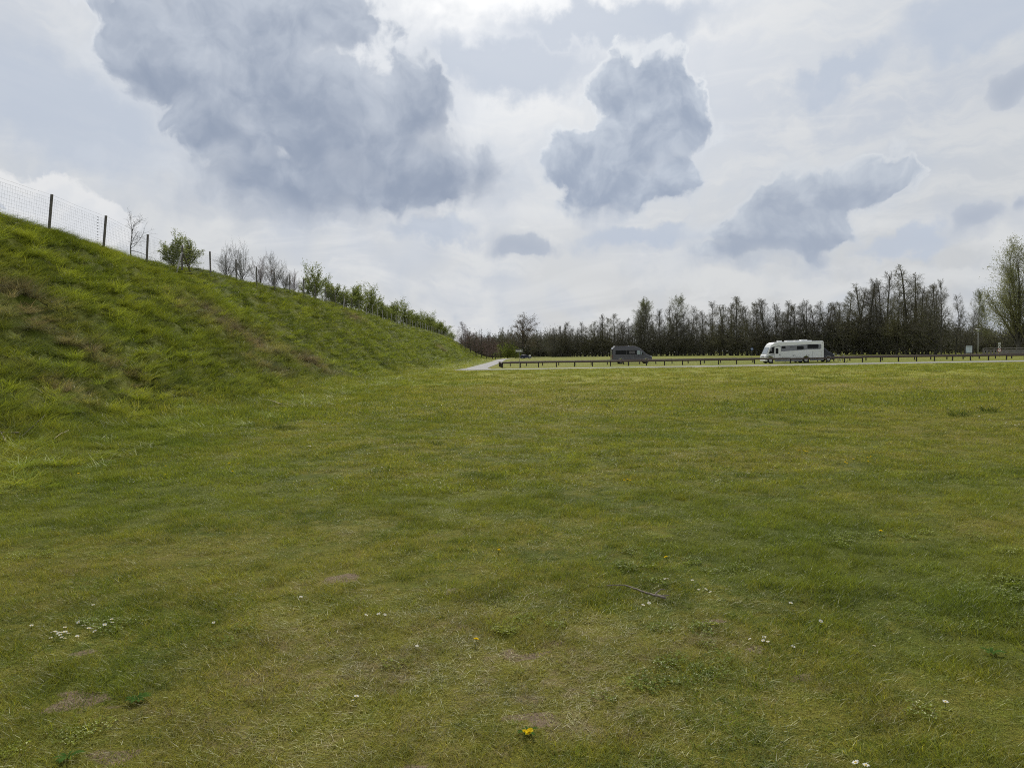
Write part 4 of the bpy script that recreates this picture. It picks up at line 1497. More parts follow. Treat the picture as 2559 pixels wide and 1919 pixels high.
def motorhome(loc, rz):
    t = empty('motorhome', loc, rz)
    tag(t, 'long white integrated motorhome with grey swoosh panel behind the rail fence', 'motorhome')
    W = 1.14
    y0 = -W
    prof = [(.02, .42), (.0, .80), (.08, 1.06), (.20, 1.16), (.64, 2.14), (.84, 2.44), (1.16, 2.64), (1.7, 2.70), (7.30, 2.78), (7.42, 2.70), (7.45, 2.5), (7.45, .40)]
    prof += [(5.66, .40)] + [(a, b) for a, b in arc(5.20, .40, .46, 0, 180)][1:-1] + [(4.74, .40)]
    prof += [(1.16, .40)] + [(a, b) for a, b in arc(.70, .40, .46, 0, 180)][1:-1] + [(.24, .40)]
    b = MB().poly([(x, y0, z) for x, z in prof], (0, 2 * W, 0)).build('body', M_WHITE, t, bevel=.07, seg=3)
    # windscreen on the raked front
    def on_front(s_, yv, off=.02):
        p_, q_ = Vector((.20, 0, 1.16)), Vector((.64, 0, 2.14))
        n_ = Vector((-(q_ - p_).z, 0, (q_ - p_).x)).normalized()
        c = p_.lerp(q_, s_) + n_ * off
        return (c.x, yv, c.z)
    MB().poly([on_front(.05, -W + .14), on_front(.05, W - .14), on_front(.88, W - .22), on_front(.88, -W + .22)], Vector(on_front(.5, 0, .03)) - Vector(on_front(.5, 0, .018))).build('windscreen', M_SCREEN, t)
    m_ = MB()
    m_.tube([on_front(.06, -.2, .05), on_front(.10, .55, .05)], .012, 4)
    m_.build('wiper', M_DARK, t)
    # side panel with the swoosh
    pan = plate('side_panel', t, M_GREYP, [(1.75, 1.50), (2.05, 1.50), (4.9, 1.66), (6.95, 1.72), (7.12, 1.84), (7.12, 2.28), (7.02, 2.36), (5.4, 2.36), (2.0, 2.20), (1.75, 2.18)], y0, .008)
    for (a, c, d, e) in ((2.10, 2.58, 1.86, 2.18), (4.02, 4.88, 1.72, 2.16), (5.36, 6.76, 1.84, 2.36)):
        wn = plate('window', t, M_DARK, rect(a, c, d, e, .05), y0 - .009, .02)
        plate('pane', wn, M_GLASS, rect(a + .05, c - .05, d + .05, e - .05, .04), y0 - .030, .006)
    plate('emblem', t, M_DARK, [(3.05, 2.00), (3.35, 2.13), (3.50, 2.06), (3.80, 2.10), (3.50, 2.03), (3.34, 2.08)], y0 - .009, .005)
    plate('emblem', t, M_DARK, [(3.10, 1.95), (3.90, 1.99), (3.90, 1.97), (3.10, 1.93)], y0 - .009, .005)
    # cab side window, door
    plate('cab_window', t, M_GLASS, [(.42, 1.24), (1.12, 1.28), (1.15, 2.06), (.80, 2.06)], y0 - .002, .012)
    plate('cab_trim', t, M_DARK, [(.82, 2.08), (1.8, 2.24), (1.8, 2.19), (1.16, 2.075)], y0 - .002, .010)
    dr = plate('door', t, M_WHITE, rect(1.18, 1.96, .46, 2.10, .06), y0 - .002, .02)
    plate('door_window', dr, M_GLASS, rect(1.30, 1.66, 1.22, 1.92, .06), y0 - .024, .008)
    frame_line('seam', dr, 1.16, 1.98, .44, 2.12, y0 - .004)
    plate('handle', dr, M_DARK, rect(1.80, 1.88, 1.00, 1.20, .02), y0 - .024, .03)
    mr = MB().box(.60, .76, y0 - .30, y0 - .12, 1.55, 1.95)
    mr.build('mirror', M_GREYP, t, bevel=.03, seg=2)
    MB().tube([(.74, y0 + .03, 1.98), (.68, y0 - .2, 1.95)], .02, 5).build('mirror_arm', M_DARK, t)
    # hatches in the side
    for (a, c, d, e) in ((2.15, 3.30, .48, .78), (3.92, 4.50, .48, .80), (6.0, 7.2, .48, 1.46)):
        frame_line('hatch', t, a, c, d, e, y0)
    frame_line('filler_flap', t, 3.40, 3.82, .68, 1.04, y0)
    plate('lock', t, M_DARK, rect(3.58, 3.66, .86, .96, .01), y0 - .004, .01)
    for a in (5.20, 5.50):
        plate('vent', t, M_DARK, rect(a, a + .10, .92, 1.02, .01), y0 - .002, .012)
    plate('skirt', t, M_GREYP, [(1.2, .22), (4.72, .22), (4.72, .42), (1.2, .42)], y0 + .03, .03)
    plate('skirt', t, M_GREYP, [(5.70, .24), (7.40, .30), (7.40, .42), (5.70, .42)], y0 + .03, .03)
    plate('marker_lamp', t, M_RED, rect(7.28, 7.34, 2.50, 2.58, .01), y0 - .002, .012)
    MB().box(-.02, .30, -W + .06, W - .06, .24, .46).build('bumper', M_WHITE, t, bevel=.05, seg=2)
    for sg in (-1, 1):
        MB().poly([(-.012, sg * .62, .74), (-.012, sg * 1.02, .78), (.02, sg * 1.02, .94), (.02, sg * .62, .90)], (.03, 0, 0)).build('headlight', M_LAMP, t)
    MB().poly([(.0, -.5, .84), (.0, .5, .84), (.03, .5, .96), (.03, -.5, .96)], (-.02, 0, 0)).build('grille', M_GREYP, t)
    plate('swoosh', t, M_GREYP, [(.10, .80), (.45, .98), (.95, 1.20), (1.16, 1.22), (1.16, 1.10), (.80, 1.02), (.45, .82), (.16, .70)], y0 - .001, .008)
    # roof things
    for (a, c, h, d) in ((1.9, 2.4, .09, .3), (2.95, 3.75, .10, .5), (4.05, 4.65, .11, .4), (5.5, 6.2, .08, .4)):
        MB().box(a, c, -d, d, 2.70, 2.80 + h).build('roof_light', M_WHITE, t, bevel=.03, seg=2)
    MB().poly([(4.75, -.45, 2.74), (5.65, -.45, 2.74), (5.60, -.45, 2.98), (4.85, -.45, 2.98)], (0, .9, 0)).build('air_conditioner', M_WHITE, t, bevel=.04, seg=2)
    for x in (.70, 5.20):
        wheel(t, x, y0 + .03, .34, .24)
        wheel(t, x, W - .03, .34, .24, 1)
    return t


mx0 = at(1914, 900, 97.2)
motorhome((mx0.x, 98.5, gz(mx0.x, 98.5)), R(-1.0))


def panel_van(loc, rz, body_m, label, rack=True):
    t = empty('camper_van' if rack else 'panel_van', loc, rz)
    tag(t, label, 'van')
    W = 1.0
    y0 = -W                                                     # camera side; nose at +x
    prof = [(.0, .42), (.02, 1.0), (.08, 2.2), (.22, 2.46), (.5, 2.52), (3.55, 2.52), (3.95, 2.42), (4.30, 2.18), (5.12, 1.42), (5.62, 1.18), (5.90, .95), (5.97, .62), (5.90, .36)]
    prof += [(5.50, .36)] + arc(5.08, .36, .42, 0, 180)[1:-1] + [(4.66, .36), (1.72, .36)] + arc(1.30, .36, .42, 0, 180)[1:-1] + [(.88, .36), (.1, .36)]
    MB().poly([(x, y0, z) for x, z in prof], (0, 2 * W, 0)).build('body', body_m, t, bevel=.075, seg=3)
    for (a, c, d, e) in ((.50, 2.08, 1.38, 2.00), (2.14, 3.66, 1.36, 2.00)):
        wn = plate('window', t, M_GLASS, rect(a, c, d, e, .05), y0 - .004, .010)
        if a > 2 and rack:
            plate('pane', wn, M_SCREENV, rect(2.50, 3.40, 1.48, 1.88, .03), y0 - .016, .004)
    plate('cab_window', t, M_FROST if rack else M_GLASS, [(3.72, 1.36), (4.16, 1.36), (4.16, 1.92), (3.72, 1.96)], y0 - .004, .010)
    plate('quarter_window', t, M_FROST if rack else M_GLASS, [(4.26, 1.36), (4.66, 1.36), (4.40, 1.68), (4.26, 1.86)], y0 - .004, .010)
    # windscreen
    MB().poly([(4.36, -.86, 2.16), (4.36, .86, 2.16), (5.10, .90, 1.48), (5.10, -.90, 1.48)], (.012, 0, .012)).build('windscreen', M_GLASS, t)
    MB().box(4.42, 4.60, y0 - .22, y0 - .02, 1.36, 1.66).build('mirror', M_DARK, t, bevel=.03, seg=2)
    for x in (5.08, 1.30):
        m_ = MB().poly([(a, y0 - .001, b) for a, b in arc(x, .36, .50, 0, 180, 14)] + [(a, y0 - .001, b) for a, b in arc(x, .36, .41, 180, 0, 14)], (0, -.02, 0))
        m_.build('wheel_arch', M_CLAD, t)
        wheel(t, x, y0 + .02, .345, .22)
        wheel(t, x, W - .02, .345, .22, 1)
    plate('sill_trim', t, M_CLAD, [(1.82, .40), (4.58, .40), (4.58, .50), (1.82, .50)], y0 - .002, .016)
    plate('rub_strip', t, M_CLAD, [(.25, .86), (4.9, .86), (4.9, .89), (.25, .89)], y0 - .002, .010)
    for a in (3.30, 3.78):
        plate('door_handle', t, M_DARK, rect(a, a + .22, 1.08, 1.13, .01), y0 - .002, .03)
    m_ = MB()
    for a in (2.12, 3.64):
        m_.box(a - .008, a + .008, y0 - .005, y0 + .004, .55, 2.10)
    m_.build('door_seam', M_LINE, t)
    MB().box(5.80, 5.99, -W + .05, W - .05, .30, .62).build('front_bumper', M_CLAD, t, bevel=.04, seg=2)
    MB().box(-.06, .14, -W + .04, W - .04, .36, .58).build('rear_bumper', M_CLAD, t, bevel=.03, seg=2)
    for sg in (-1, 1):
        MB().poly([(5.60, sg * .66, .98), (5.60, sg * .97, .98), (5.60, sg * .97, 1.14), (5.60, sg * .66, 1.14)], (.33, 0, -.06)).build('headlight', M_LAMP, t, bevel=.02, seg=1)
        MB().box(-.012, .05, sg * .88 - .08, sg * .88 + .08, .80, 1.30).build('tail_lamp', M_RED, t)
    MB().box(-.008, .01, -.9, -.02, .62, 2.2).build('rear_door', body_m, t)
    MB().box(-.008, .01, .02, .9, .62, 2.2).build('rear_door', body_m, t)
    if rack:
        for sg in (-1, 1):
            MB().tube([(.55, sg * .82, 2.60), (3.2, sg * .82, 2.60)], .03, 6).build('roof_rail', M_DARK, t)
        for a in (.62, 1.4, 2.55, 3.1):
            MB().tube([(a, -.82, 2.50), (a, -.82, 2.62), (a, .82, 2.62), (a, .82, 2.50)], .02, 5).build('roof_bar', M_DARK, t)
        MB().tube([(.4, y0 + .10, 2.56), (3.5, y0 + .10, 2.56)], .055, 8).build('awning', M_DARK, t)
        MB().box(2.5, 2.62, -.5, -.3, 2.52, 2.72).build('roof_vent', M_LAMP, t, bevel=.02, seg=1)
        MB().box(.28, .46, -.75, -.45, 2.48, 2.70).build('rear_lamp_box', M_LAMP, t, bevel=.02, seg=1)
    return t


M_SCREENV = mat('van_blind', (0.11, 0.10, 0.11), 0.5)
v0 = at(1531, 900, 112.5)
panel_van((v0.x, 114.0, gz(v0.x, 114)), R(0.5), M_VAN, 'grey brown camper van with roof rack parked left behind the rail fence')
v1 = at(2089, 900, 101.6)
panel_van((v1.x - 5.97 * .98, 102.9, gz(v1.x - 3, 103)), R(0), M_BLUEV, 'dark blue van mostly hidden behind the rear of the motorhome', False).scale = (.98, 1, .97)


def small_car(loc, rz):
    t = empty('parked_car', loc, rz)
    tag(t, 'small dark blue hatchback car below the oak tree in the distance', 'car')
    W = .86
    prof = [(.0, .45), (.05, .85), (.30, 1.02), (.55, 1.38), (.85, 1.46), (1.9, 1.46), (2.25, 1.36), (2.95, .98), (3.8, .82), (4.05, .60), (4.02, .32), (3.60, .32)]
    prof += arc(3.22, .32, .36, 0, 180)[1:-1] + [(2.84, .32), (1.14, .32)] + arc(.76, .32, .36, 0, 180)[1:-1] + [(.38, .32), (.02, .32)]
    MB().poly([(x, -W, z) for x, z in prof], (0, 2 * W, 0)).build('body', M_BLUEC, t, bevel=.06, seg=2)
    for pts in ([(.62, 1.0), (1.45, 1.0), (1.45, 1.36), (.86, 1.36)], [(1.55, 1.0), (2.62, 1.0), (2.20, 1.30), (1.98, 1.36), (1.55, 1.36)]):
        plate('window', t, M_GLASS, pts, -W - .002, .008)
    MB().poly([(2.30, -.7, 1.34), (2.30, .7, 1.34), (2.92, .74, 1.02), (2.92, -.74, 1.02)], (.01, 0, .012)).build('windscreen', M_GLASS, t)
    for sg in (-1, 1):
        MB().box(3.80, 4.02, sg * .66 - .14, sg * .66 + .14, .62, .76).build('headlight', M_LAMP, t, bevel=.03, seg=1)
        MB().box(-.01, .08, sg * .72 - .1, sg * .72 + .1, .74, .94).build('tail_lamp', M_RED, t)
    for x in (3.22, .76):
        wheel(t, x, -W + .02, .31, .2)
        wheel(t, x, W - .02, .31, .2, 1)


M_BLUEC = paint('car_dark_blue', (0.018, 0.022, 0.075), 0.3)
c0 = at(1299, 890, 262)
small_car((c0.x, 262, 0), 0.0)


# ------------------------------------------------------------------ bicycle leaning by the rail
def bicycle(loc, rz):
    t = empty('bicycle', loc, rz)
    tag(t, 'dark bicycle standing at the rail fence right of the motorhome', 'bicycle')
    M_F = mat('bicycle_frame', (0.05, 0.05, 0.055), 0.4)
    r = .345
    for x in (-.55, .57):
        ring = [(x + r * math.cos(a), 0, r + r * math.sin(a)) for a in [2 * math.pi * i / 28 for i in range(29)]]
        w_ = MB().tube(ring, .022, 6, cap=False).build('wheel', M_RUB, t)
        sp = MB()
        for i in range(14):
            a = 2 * math.pi * i / 14
            sp.tube([(x, 0, r), (x + r * math.cos(a), 0, r + r * math.sin(a))], .0022, 3, cap=False)
        sp.build('spokes', M_RIM, w_)
        MB().disc((x, 0, r), (0, 1, 0), .035, .09, 10).build('hub', M_RIM, w_)
        MB().tube([(x + (r + .04) * math.cos(R(a)), 0, r + (r + .04) * math.sin(R(a))) for a in range(20, 170, 15)], .016, 4).build('mudguard', M_DARK, t)
    bb, seat, head, hb = (-.08, 0, .29), (-.24, 0, .78), (.36, 0, .86), (.40, 0, .72)
    fr = MB()
    for a, b in ((bb, seat), (bb, hb), (seat, head), (bb, (-.55, 0, r)), (seat, (-.55, 0, r)), (head, hb)):
        fr.tube([a, b], .020, 6)
    fr.build('frame', M_F, t)
    MB().tube([hb, (.47, 0, .55), (.57, .05, r)], .017, 5).build('fork', M_F, t)
    MB().tube([seat, (-.28, 0, .96)], .014, 6).build('seat_post', M_RIM, t)
    MB().poly([(-.42, -.07, .96), (-.42, .07, .96), (-.20, .03, .98), (-.12, .02, .98), (-.12, -.02, .98), (-.20, -.03, .98)], (0, 0, .05)).build('saddle', M_LAMP, t, bevel=.012, seg=1)
    MB().tube([head, (.32, 0, 1.06)], .016, 6).build('stem', M_LAMP, t)
    MB().tube([(.20, -.30, 1.08), (.32, -.20, 1.10), (.33, 0, 1.07), (.32, .20, 1.10), (.20, .30, 1.08)], .014, 6).build('handlebar', M_F, t)
    MB().box(.36, .46, -.04, .04, .80, .90).build('lamp', M_LAMP, t, bevel=.015, seg=1)
    MB().tube([(-.30, -.06, .80), (-.80, -.06, .78), (-.80, .06, .78), (-.30, .06, .80)], .01, 4).build('carrier', M_F, t)
    MB().disc((-.08, -.05, .29), (0, 1, 0), .10, .012, 16).build('chainring', M_RIM, t)
    MB().tube([(-.08, -.09, .29), (.02, -.09, .15)], .010, 4).build('crank', M_RIM, t)


b0 = at(2101, 905, 95.75)
bicycle((b0.x, 95.75, gz(b0.x, 95.75)), R(1.0))

# ------------------------------------------------------------------ signs, lamp, board, bridge
M_SIGNW = mat('sign_white', (0.72, 0.72, 0.70), 0.5)
M_SIGNK = mat('sign_black', (0.02, 0.02, 0.02), 0.5)
M_SIGNB = mat('sign_blue', (0.06, 0.12, 0.32), 0.5)
M_SIGNR = mat('sign_red', (0.42, 0.03, 0.03), 0.5)
M_STEEL = mat('steel_post', (0.20, 0.20, 0.20), 0.5, 0.5)
M_BOARDP = mat('board_print', (0.52, 0.58, 0.64), 0.5, vary=0.12, vscale=5)
M_WOODG = mat('grey_bridge_wood', (0.19, 0.175, 0.165), 0.9, vary=0.3, vscale=2)
M_LAMPP = mat('lamp_post_paint', (0.27, 0.27, 0.24), 0.6)

s0 = at(1298, 917, 93.0)
t = empty('direction_sign', (s0.x, 93.0, gz(s0.x, 93)))
tag(t, 'one way sign with white arrow on black, on a thin post by the road', 'sign')
MB().tube([(0, 0, -.3), (0, 0, 2.28)], .03, 8).build('post', M_STEEL, t)
MB().box(-.42, .40, -.05, -.035, 1.92, 2.26).build('frame', M_SIGNW, t)
MB().box(-.39, .37, -.056, -.0505, 1.95, 2.23).build('board', M_SIGNK, t)
MB().poly([(-.38, -.0565, 2.045), (.10, -.0565, 2.045), (.10, -.0565, 1.965), (.35, -.0565, 2.09), (.10, -.0565, 2.215), (.10, -.0565, 2.135), (-.38, -.0565, 2.135)], (0, -.005, 0)).build('arrow', M_SIGNW, t)

s0 = at(1879, 890, 150)
t = empty('round_sign', (s0.x, 150, 0))
tag(t, 'small round blue sign on a post before the wood, left of the motorhome', 'sign')
MB().tube([(0, 0, -.3), (0, 0, 2.1)], .035, 8).build('post', M_STEEL, t)
MB().disc((0, -.05, 1.95), (0, 1, 0), .26, .02, 20).build('disc', M_SIGNB, t)
MB().poly([(-.05, -.062, 1.82), (.05, -.062, 1.82), (.05, -.062, 2.0), (.14, -.062, 2.0), (0, -.062, 2.14), (-.14, -.062, 2.0), (-.05, -.062, 2.0)], (0, -.004, 0)).build('symbol', M_SIGNW, t)

s0 = at(1324, 890, 270)
t = empty('roadside_board', (s0.x, 270, 0))
tag(t, 'small white board on two legs right of the dark blue car', 'sign')
for sg in (-1, 1):
    MB().box(sg * .2 - .03, sg * .2 + .03, -.03, .03, -.2, .9).build('leg', M_STEEL, t)
MB().box(-.36, .36, -.06, -.032, .70, 1.35).build('panel', M_SIGNW, t)

s0 = at(2421, 885, 128)
t = empty('info_board', (s0.x, 128, 0))
tag(t, 'info board with pale poster in a dark wooden frame on two legs', 'sign')
for sg in (-1, 1):
    MB().box(sg * .66 - .07, sg * .66 + .07, -.07, .07, -.3, 1.98).build('leg', M_RAILP, t)
MB().box(-.80, .80, -.10, .10, 1.98, 2.08).build('roof', M_RAILP, t)
MB().box(-.58, .58, -.04, .04, .62, 1.93).build('frame', M_RAILP, t)
MB().box(-.54, .54, -.052, -.042, .72, 1.88).build('poster', M_BOARDP, t)
MB().box(-.50, -.40, -.057, -.0525, .85, 1.0).build('print', M_SIGNK, t)
for (a, c, d, e) in ((-.44, .44, 1.68, 1.74), (-.30, .20, 1.40, 1.43), (.28, .34, .92, 1.02), (-.2, .25, 1.12, 1.14)):
    MB().box(a, c, -.057, -.0525, d, e).build('print', M_CLAD, t)

s0 = at(2444, 885, 132)
t = empty('lamp_post', (s0.x, 132, 0))
tag(t, 'pale lamp post with flat hat shaped lantern beside the info board', 'lamp')
MB().tube([(0, 0, -.3), (0, 0, 2.0), (0, 0, 4.35)], [.085, .075, .055], 10).build('pole', M_LAMPP, t, True)
ln = MB().tube([(0, 0, 4.35), (0, 0, 4.42), (0, 0, 4.70), (0, 0, 4.72)], [.10, .16, .20, .10], 14).build('lantern', M_LAMP, t, True)
MB().tube([(0, 0, 4.72), (0, 0, 4.76), (0, 0, 4.86)], [.46, .44, .10], 16).build('cap', M_STEEL, ln, True)
MB().tube([(0, 0, 4.28), (0, 0, 4.37)], [.07, .14], 12).build('collar', M_DARK, ln, True)

s0 = at(2497, 890, 122)
t = empty('sign_post', (s0.x, 122, 0))
tag(t, 'post with three stacked signs, square over two round prohibition signs', 'sign')
MB().tube([(0, 0, -.3), (0, 0, 2.35)], .03, 8).build('post', M_STEEL, t)
q = MB().box(-.17, .17, -.05, -.035, 1.95, 2.30).build('sign_plate', M_SIGNW, t)
MB().box(-.035, .035, -.056, -.0515, 2.0, 2.24).build('symbol', M_CLAD, q)
MB().box(-.10, .10, -.061, -.0565, 2.18, 2.24).build('symbol', M_CLAD, q)
q = MB().disc((0, -.045, 1.62), (0, 1, 0), .20, .015, 18).build('sign_plate', M_SIGNW, t)
MB().disc((0, -.056, 1.62), (0, 1, 0), .11, .006, 14).build('symbol', M_SIGNK, q)
q = MB().disc((0, -.045, 1.10), (0, 1, 0), .29, .015, 20).build('sign_plate', M_SIGNR, t)
MB().disc((0, -.056, 1.10), (0, 1, 0), .225, .006, 20).build('sign_face', M_SIGNW, q)
MB().poly([(-.15, -.0595, 1.17), (.02, -.0595, 1.11), (.14, -.0595, 1.02), (.16, -.0595, 1.06), (.05, -.0595, 1.16), (-.10, -.0595, 1.24)], (0, -.004, 0)).build('symbol', M_SIGNK, q)

b0 = at(2457, 885, 138)
t = empty('bridge_railing', (b0.x, 138, 0))
tag(t, 'weathered grey wooden bridge railing with boards at the right edge', 'railing')
LB = 16.0
for i in range(9):
    MB().box(i * 2 - .07, i * 2 + .07, -.07, .07, -.2, 1.42).build('post', M_WOODG, t)
for (z0, z1) in ((1.32, 1.46), (1.02, 1.12)):
    for i in range(4):
        MB().box(i * 4 + .005, i * 4 + 3.995, -.13, -.075, z0, z1).build('rail', M_WOODG, t)
for i in range(78):
    if i < 14 and i % 3 == 1:
        continue
    a = .1 + i * .20
    MB().box(a, a + .165, -.11 - rng.random() * .01, -.082, .04 + rng.random() * .02, .98 + rng.random() * .03).build('board', M_WOODG, t)
#OBJEND

# ------------------------------------------------------------------ flowers and small things in the grass
M_PETAL = leafy('daisy_petal', (0.78, 0.77, 0.70), (0.86, 0.85, 0.80), 0.25, 40)
M_EYE = mat('daisy_eye', (0.62, 0.42, 0.03), 0.8)
M_YEL = leafy('dandelion_petal', (0.80, 0.60, 0.015), (0.85, 0.66, 0.03), 0.3, 60)
M_STEM = leafy('flower_stem', (0.09, 0.13, 0.03), (0.13, 0.16, 0.04), 0.2, 20)
M_ROS = leafy('rosette_leaf', (0.05, 0.105, 0.022), (0.08, 0.14, 0.03), 0.3, 14)
M_TUSS = leafy('dark_tussock_blade', (0.040, 0.066, 0.016), (0.068, 0.095, 0.022), 0.3, 9)


def daisy_meshes(seed):
    r_ = random.Random(seed)
    a, b, c = MB(), MB(), MB()
    n = 15
    for k in range(n):
        t0 = 2 * math.pi * (k + r_.uniform(-.2, .2)) / n
        u = Vector((math.cos(t0), math.sin(t0), 0))
        v = Vector((-u.y, u.x, 0))
        h = r_.uniform(.001, .005)
        a.add([u * .004 + v * .0012, u * .011 + v * .0026 + Vector((0, 0, h * .6)), u * .0155 + Vector((0, 0, h)), u * .011 - v * .0026 + Vector((0, 0, h * .6)), u * .004 - v * .0012], [(0, 1, 2, 3, 4)])
    b.tube([(0, 0, 0), (0, 0, .002), (0, 0, .0035)], [.0052, .0046, .002], 8)
    c.tube([(.004, 0, -.07), (.002, .001, -.03), (0, 0, 0)], .0011, 4)
    return mk_mesh('petals', a.V, a.F, M_PETAL), mk_mesh('eye', b.V, b.F, M_EYE), mk_mesh('stem', c.V, c.F, M_STEM)


def dandelion_meshes(seed):
    r_ = random.Random(seed)
    a, c = MB(), MB()
    for ring, (rad, up, n) in enumerate(((.021, .004, 22), (.015, .009, 18), (.009, .012, 12))):
        for k in range(n):
            t0 = 2 * math.pi * (k + r_.random() * .6) / n
            u = Vector((math.cos(t0), math.sin(t0), 0))
            v = Vector((-u.y, u.x, 0))
            e = u * rad * r_.uniform(.85, 1.1)
            a.add([u * .002 + v * .001, e + v * .0022 + Vector((0, 0, up)), e - v * .0022 + Vector((0, 0, up * 1.05)), u * .002 - v * .001], [(0, 1, 2, 3)])
    c.tube([(.006, 0, -.09), (.003, .001, -.04), (0, 0, .001)], [.0022, .002, .003], 5)
    return mk_mesh('petals', a.V, a.F, M_YEL), mk_mesh('stem', c.V, c.F, M_STEM)


DAISY = [daisy_meshes(k) for k in range(3)]
DAND = [dandelion_meshes(k) for k in range(2)]


def flower(kind, px, py, label, group, sc=1.0):
    d = ray(px, py)
    p = bank_point(px, py)
    hgt = {'daisy': .034, 'dandelion': .042}[kind] * rng.uniform(.8, 1.2)
    if p.y > 14:
        hgt *= 1.5
    # the head is what the sight line meets, the foot stands in front of that on the ground
    tt = (EYE - (p.z + hgt)) / -d.z if d.z < 0 else p.y
    q = Vector((0, 0, EYE)) + d * tt
    z = gz(q.x, q.y) + hgt
    near = q.y < 14
    grow_ = sc * (0.82 if near else 1.25)
    ms = rng.choice(DAISY if kind == 'daisy' else DAND)
    t = empty(kind, (q.x, q.y, z), rng.random() * 6.28)
    t.rotation_euler = (R(rng.gauss(0, 14)), R(rng.gauss(0, 14)), rng.random() * 6.28)
    t.scale = (grow_,) * 3
    names = ('petals', 'eye', 'stem') if kind == 'daisy' else ('petals', 'stem')
    for nm, me in zip(names, ms):
        mesh_obj(nm, me, t)
    tag(t, label, 'flower', group)


C1 = [(79, 1563), (162, 1568), (196, 1555), (208, 1563), (222, 1570), (230, 1570), (237, 1577), (262, 1561), (279, 1547), (281, 1555), (233, 1511), (130, 1580), (138, 1579), (146, 1582), (155, 1581), (163, 1579),
      (171, 1583), (144, 1586), (151, 1587), (127, 1594), (154, 1593), (162, 1596), (193, 1590)]
C2 = [(915, 1537), (946, 1534), (962, 1536), (1042, 1614), (752, 1491), (534, 1556), (891, 1740), (881, 1751)]
C3 = [(1669, 1445), (1662, 1446), (1730, 1449), (1764, 1470), (1775, 1478), (1746, 1471), (1622, 1507), (1607, 1512)]
C4 = [(1874, 1596), (1910, 1592), (1907, 1600), (1919, 1603), (1982, 1615), (1976, 1506), (2051, 1551), (2184, 1614), (2363, 1753)]
C5 = [(2294, 1038), (2312, 1033), (2387, 1015), (2370, 1046), (2415, 1042), (2447, 1040), (2461, 1046), (2473, 1048), (2479, 1050), (2508, 1046), (2539, 1042), (2514, 1056), (2526, 1056), (2537, 1062), (2541, 1064),
      (2546, 1061), (2183, 1018), (2196, 1017), (2250, 1007), (2258, 1007), (2436, 1017), (2448, 1014)]
C6 = [(1026, 950), (1058, 955), (1090, 958), (1000, 965), (1158, 962), (1162, 962), (1190, 963), (1211, 967), (1200, 973), (1143, 975), (1108, 977), (1049, 985), (1018, 981), (1119, 1007)]
C7 = [(771, 1114), (775, 1114), (783, 1113), (812, 1061), (845, 1059), (732, 1202), (742, 1202), (954, 1167), (931, 1043), (987, 1197), (978, 1227), (327, 1198), (331, 1197), (335, 1204), (376, 1171)]
for lst, lab, grp in ((C1, 'white daisy of the dense clump in the grass at lower left', 'daisies of the lower left clump'), (C2, 'white daisy scattered in the grass left of the fallen twig', 'daisies left of the twig'),
                      (C3, 'white daisy close around the fallen twig', 'daisies around the twig'), (C4, 'white daisy in the grass right of the fallen twig', 'daisies right of the twig'),
                      (C5, 'white daisy of the far patch around the dark tussocks at right', 'daisies by the right tussocks'), (C6, 'white daisy in the far grass before the path bend', 'daisies before the path'),
                      (C7, 'white daisy in the middle grass near the embankment foot', 'daisies near the embankment')):
    for (a, b) in lst:
        flower('daisy', a, b, lab, grp, rng.uniform(.85, 1.15))
for k in range(46):
    a, b = rng.uniform(1850, 2550), rng.uniform(928, 985)
    flower('daisy', a, b, 'white daisy sprinkled in the far grass before the road', 'daisies before the road', rng.uniform(1.0, 1.3))
for k in range(2):
    flower('daisy', (2138, 2164)[k], (1906, 1913)[k], ('white daisy at the very bottom edge, left of two', 'white daisy at the very bottom edge, right of two')[k], 'daisies at the bottom edge', 1.2)
flower('dandelion', 1323, 1828, 'single large yellow dandelion low in the middle of the grass', None, 1.15)
flower('dandelion', 1312, 1828, 'yellow dandelion bloom tucked against the large one', None, .85)
for (a, b, lab) in ((1247, 1374, 'lone yellow dandelion in the middle of the lawn'), (1664, 1392, 'yellow dandelion just above the fallen twig'), (1190, 1598, 'half closed yellow dandelion in the dry patch'),
                    (196, 1183, 'yellow dandelion in the long grass at far left'), (2201, 1326, 'faded yellow dandelion in the lush green at right')):
    flower('dandelion', a, b, lab, None)
for (a, b) in ((414, 1165), (414, 1186), (595, 1159), (573, 1157), (581, 1177)):
    flower('dandelion', a, b, 'yellow dandelion near the foot of the embankment', 'dandelions at the embankment foot')
for (a, b) in ((1971, 1133), (1997, 1125), (2008, 1127), (2013, 1128), (2018, 1129)):
    flower('dandelion', a, b, 'yellow dandelion of the left cluster in the right meadow', 'left dandelion cluster')
for (a, b) in ((2112, 1155), (2117, 1158), (2133, 1148), (2168, 1144), (2176, 1142), (2169, 1153)):
    flower('dandelion', a, b, 'yellow dandelion of the right cluster in the right meadow', 'right dandelion cluster')
for (a, b) in ((1560, 1200), (1568, 1199), (1575, 1201)):
    flower('dandelion', a, b, 'yellow dandelion of the small row in the centre meadow', 'centre dandelion row')

# fallen twig
def lying(name, pts, rad, m_, label, cat, lift=.02):
    w3 = [bank_point(a, b) for a, b in pts]
    o0 = w3[0].copy()
    n = len(w3)
    path = []
    for i in range(n - 1):
        for q in range(4):
            p = w3[i].lerp(w3[i + 1], q / 4)
            p.z = gz(p.x, p.y) + lift + rng.uniform(-.004, .004)
            path.append(p - o0)
    e = w3[-1].copy()
    e.z = gz(e.x, e.y) + lift
    path.append(e - o0)
    k = len(path)
    m2 = MB().tube(path, [rad * (1.0 - .55 * abs(1 - i / (k - 1))) for i in range(k)], 7)
    return m2, o0, path


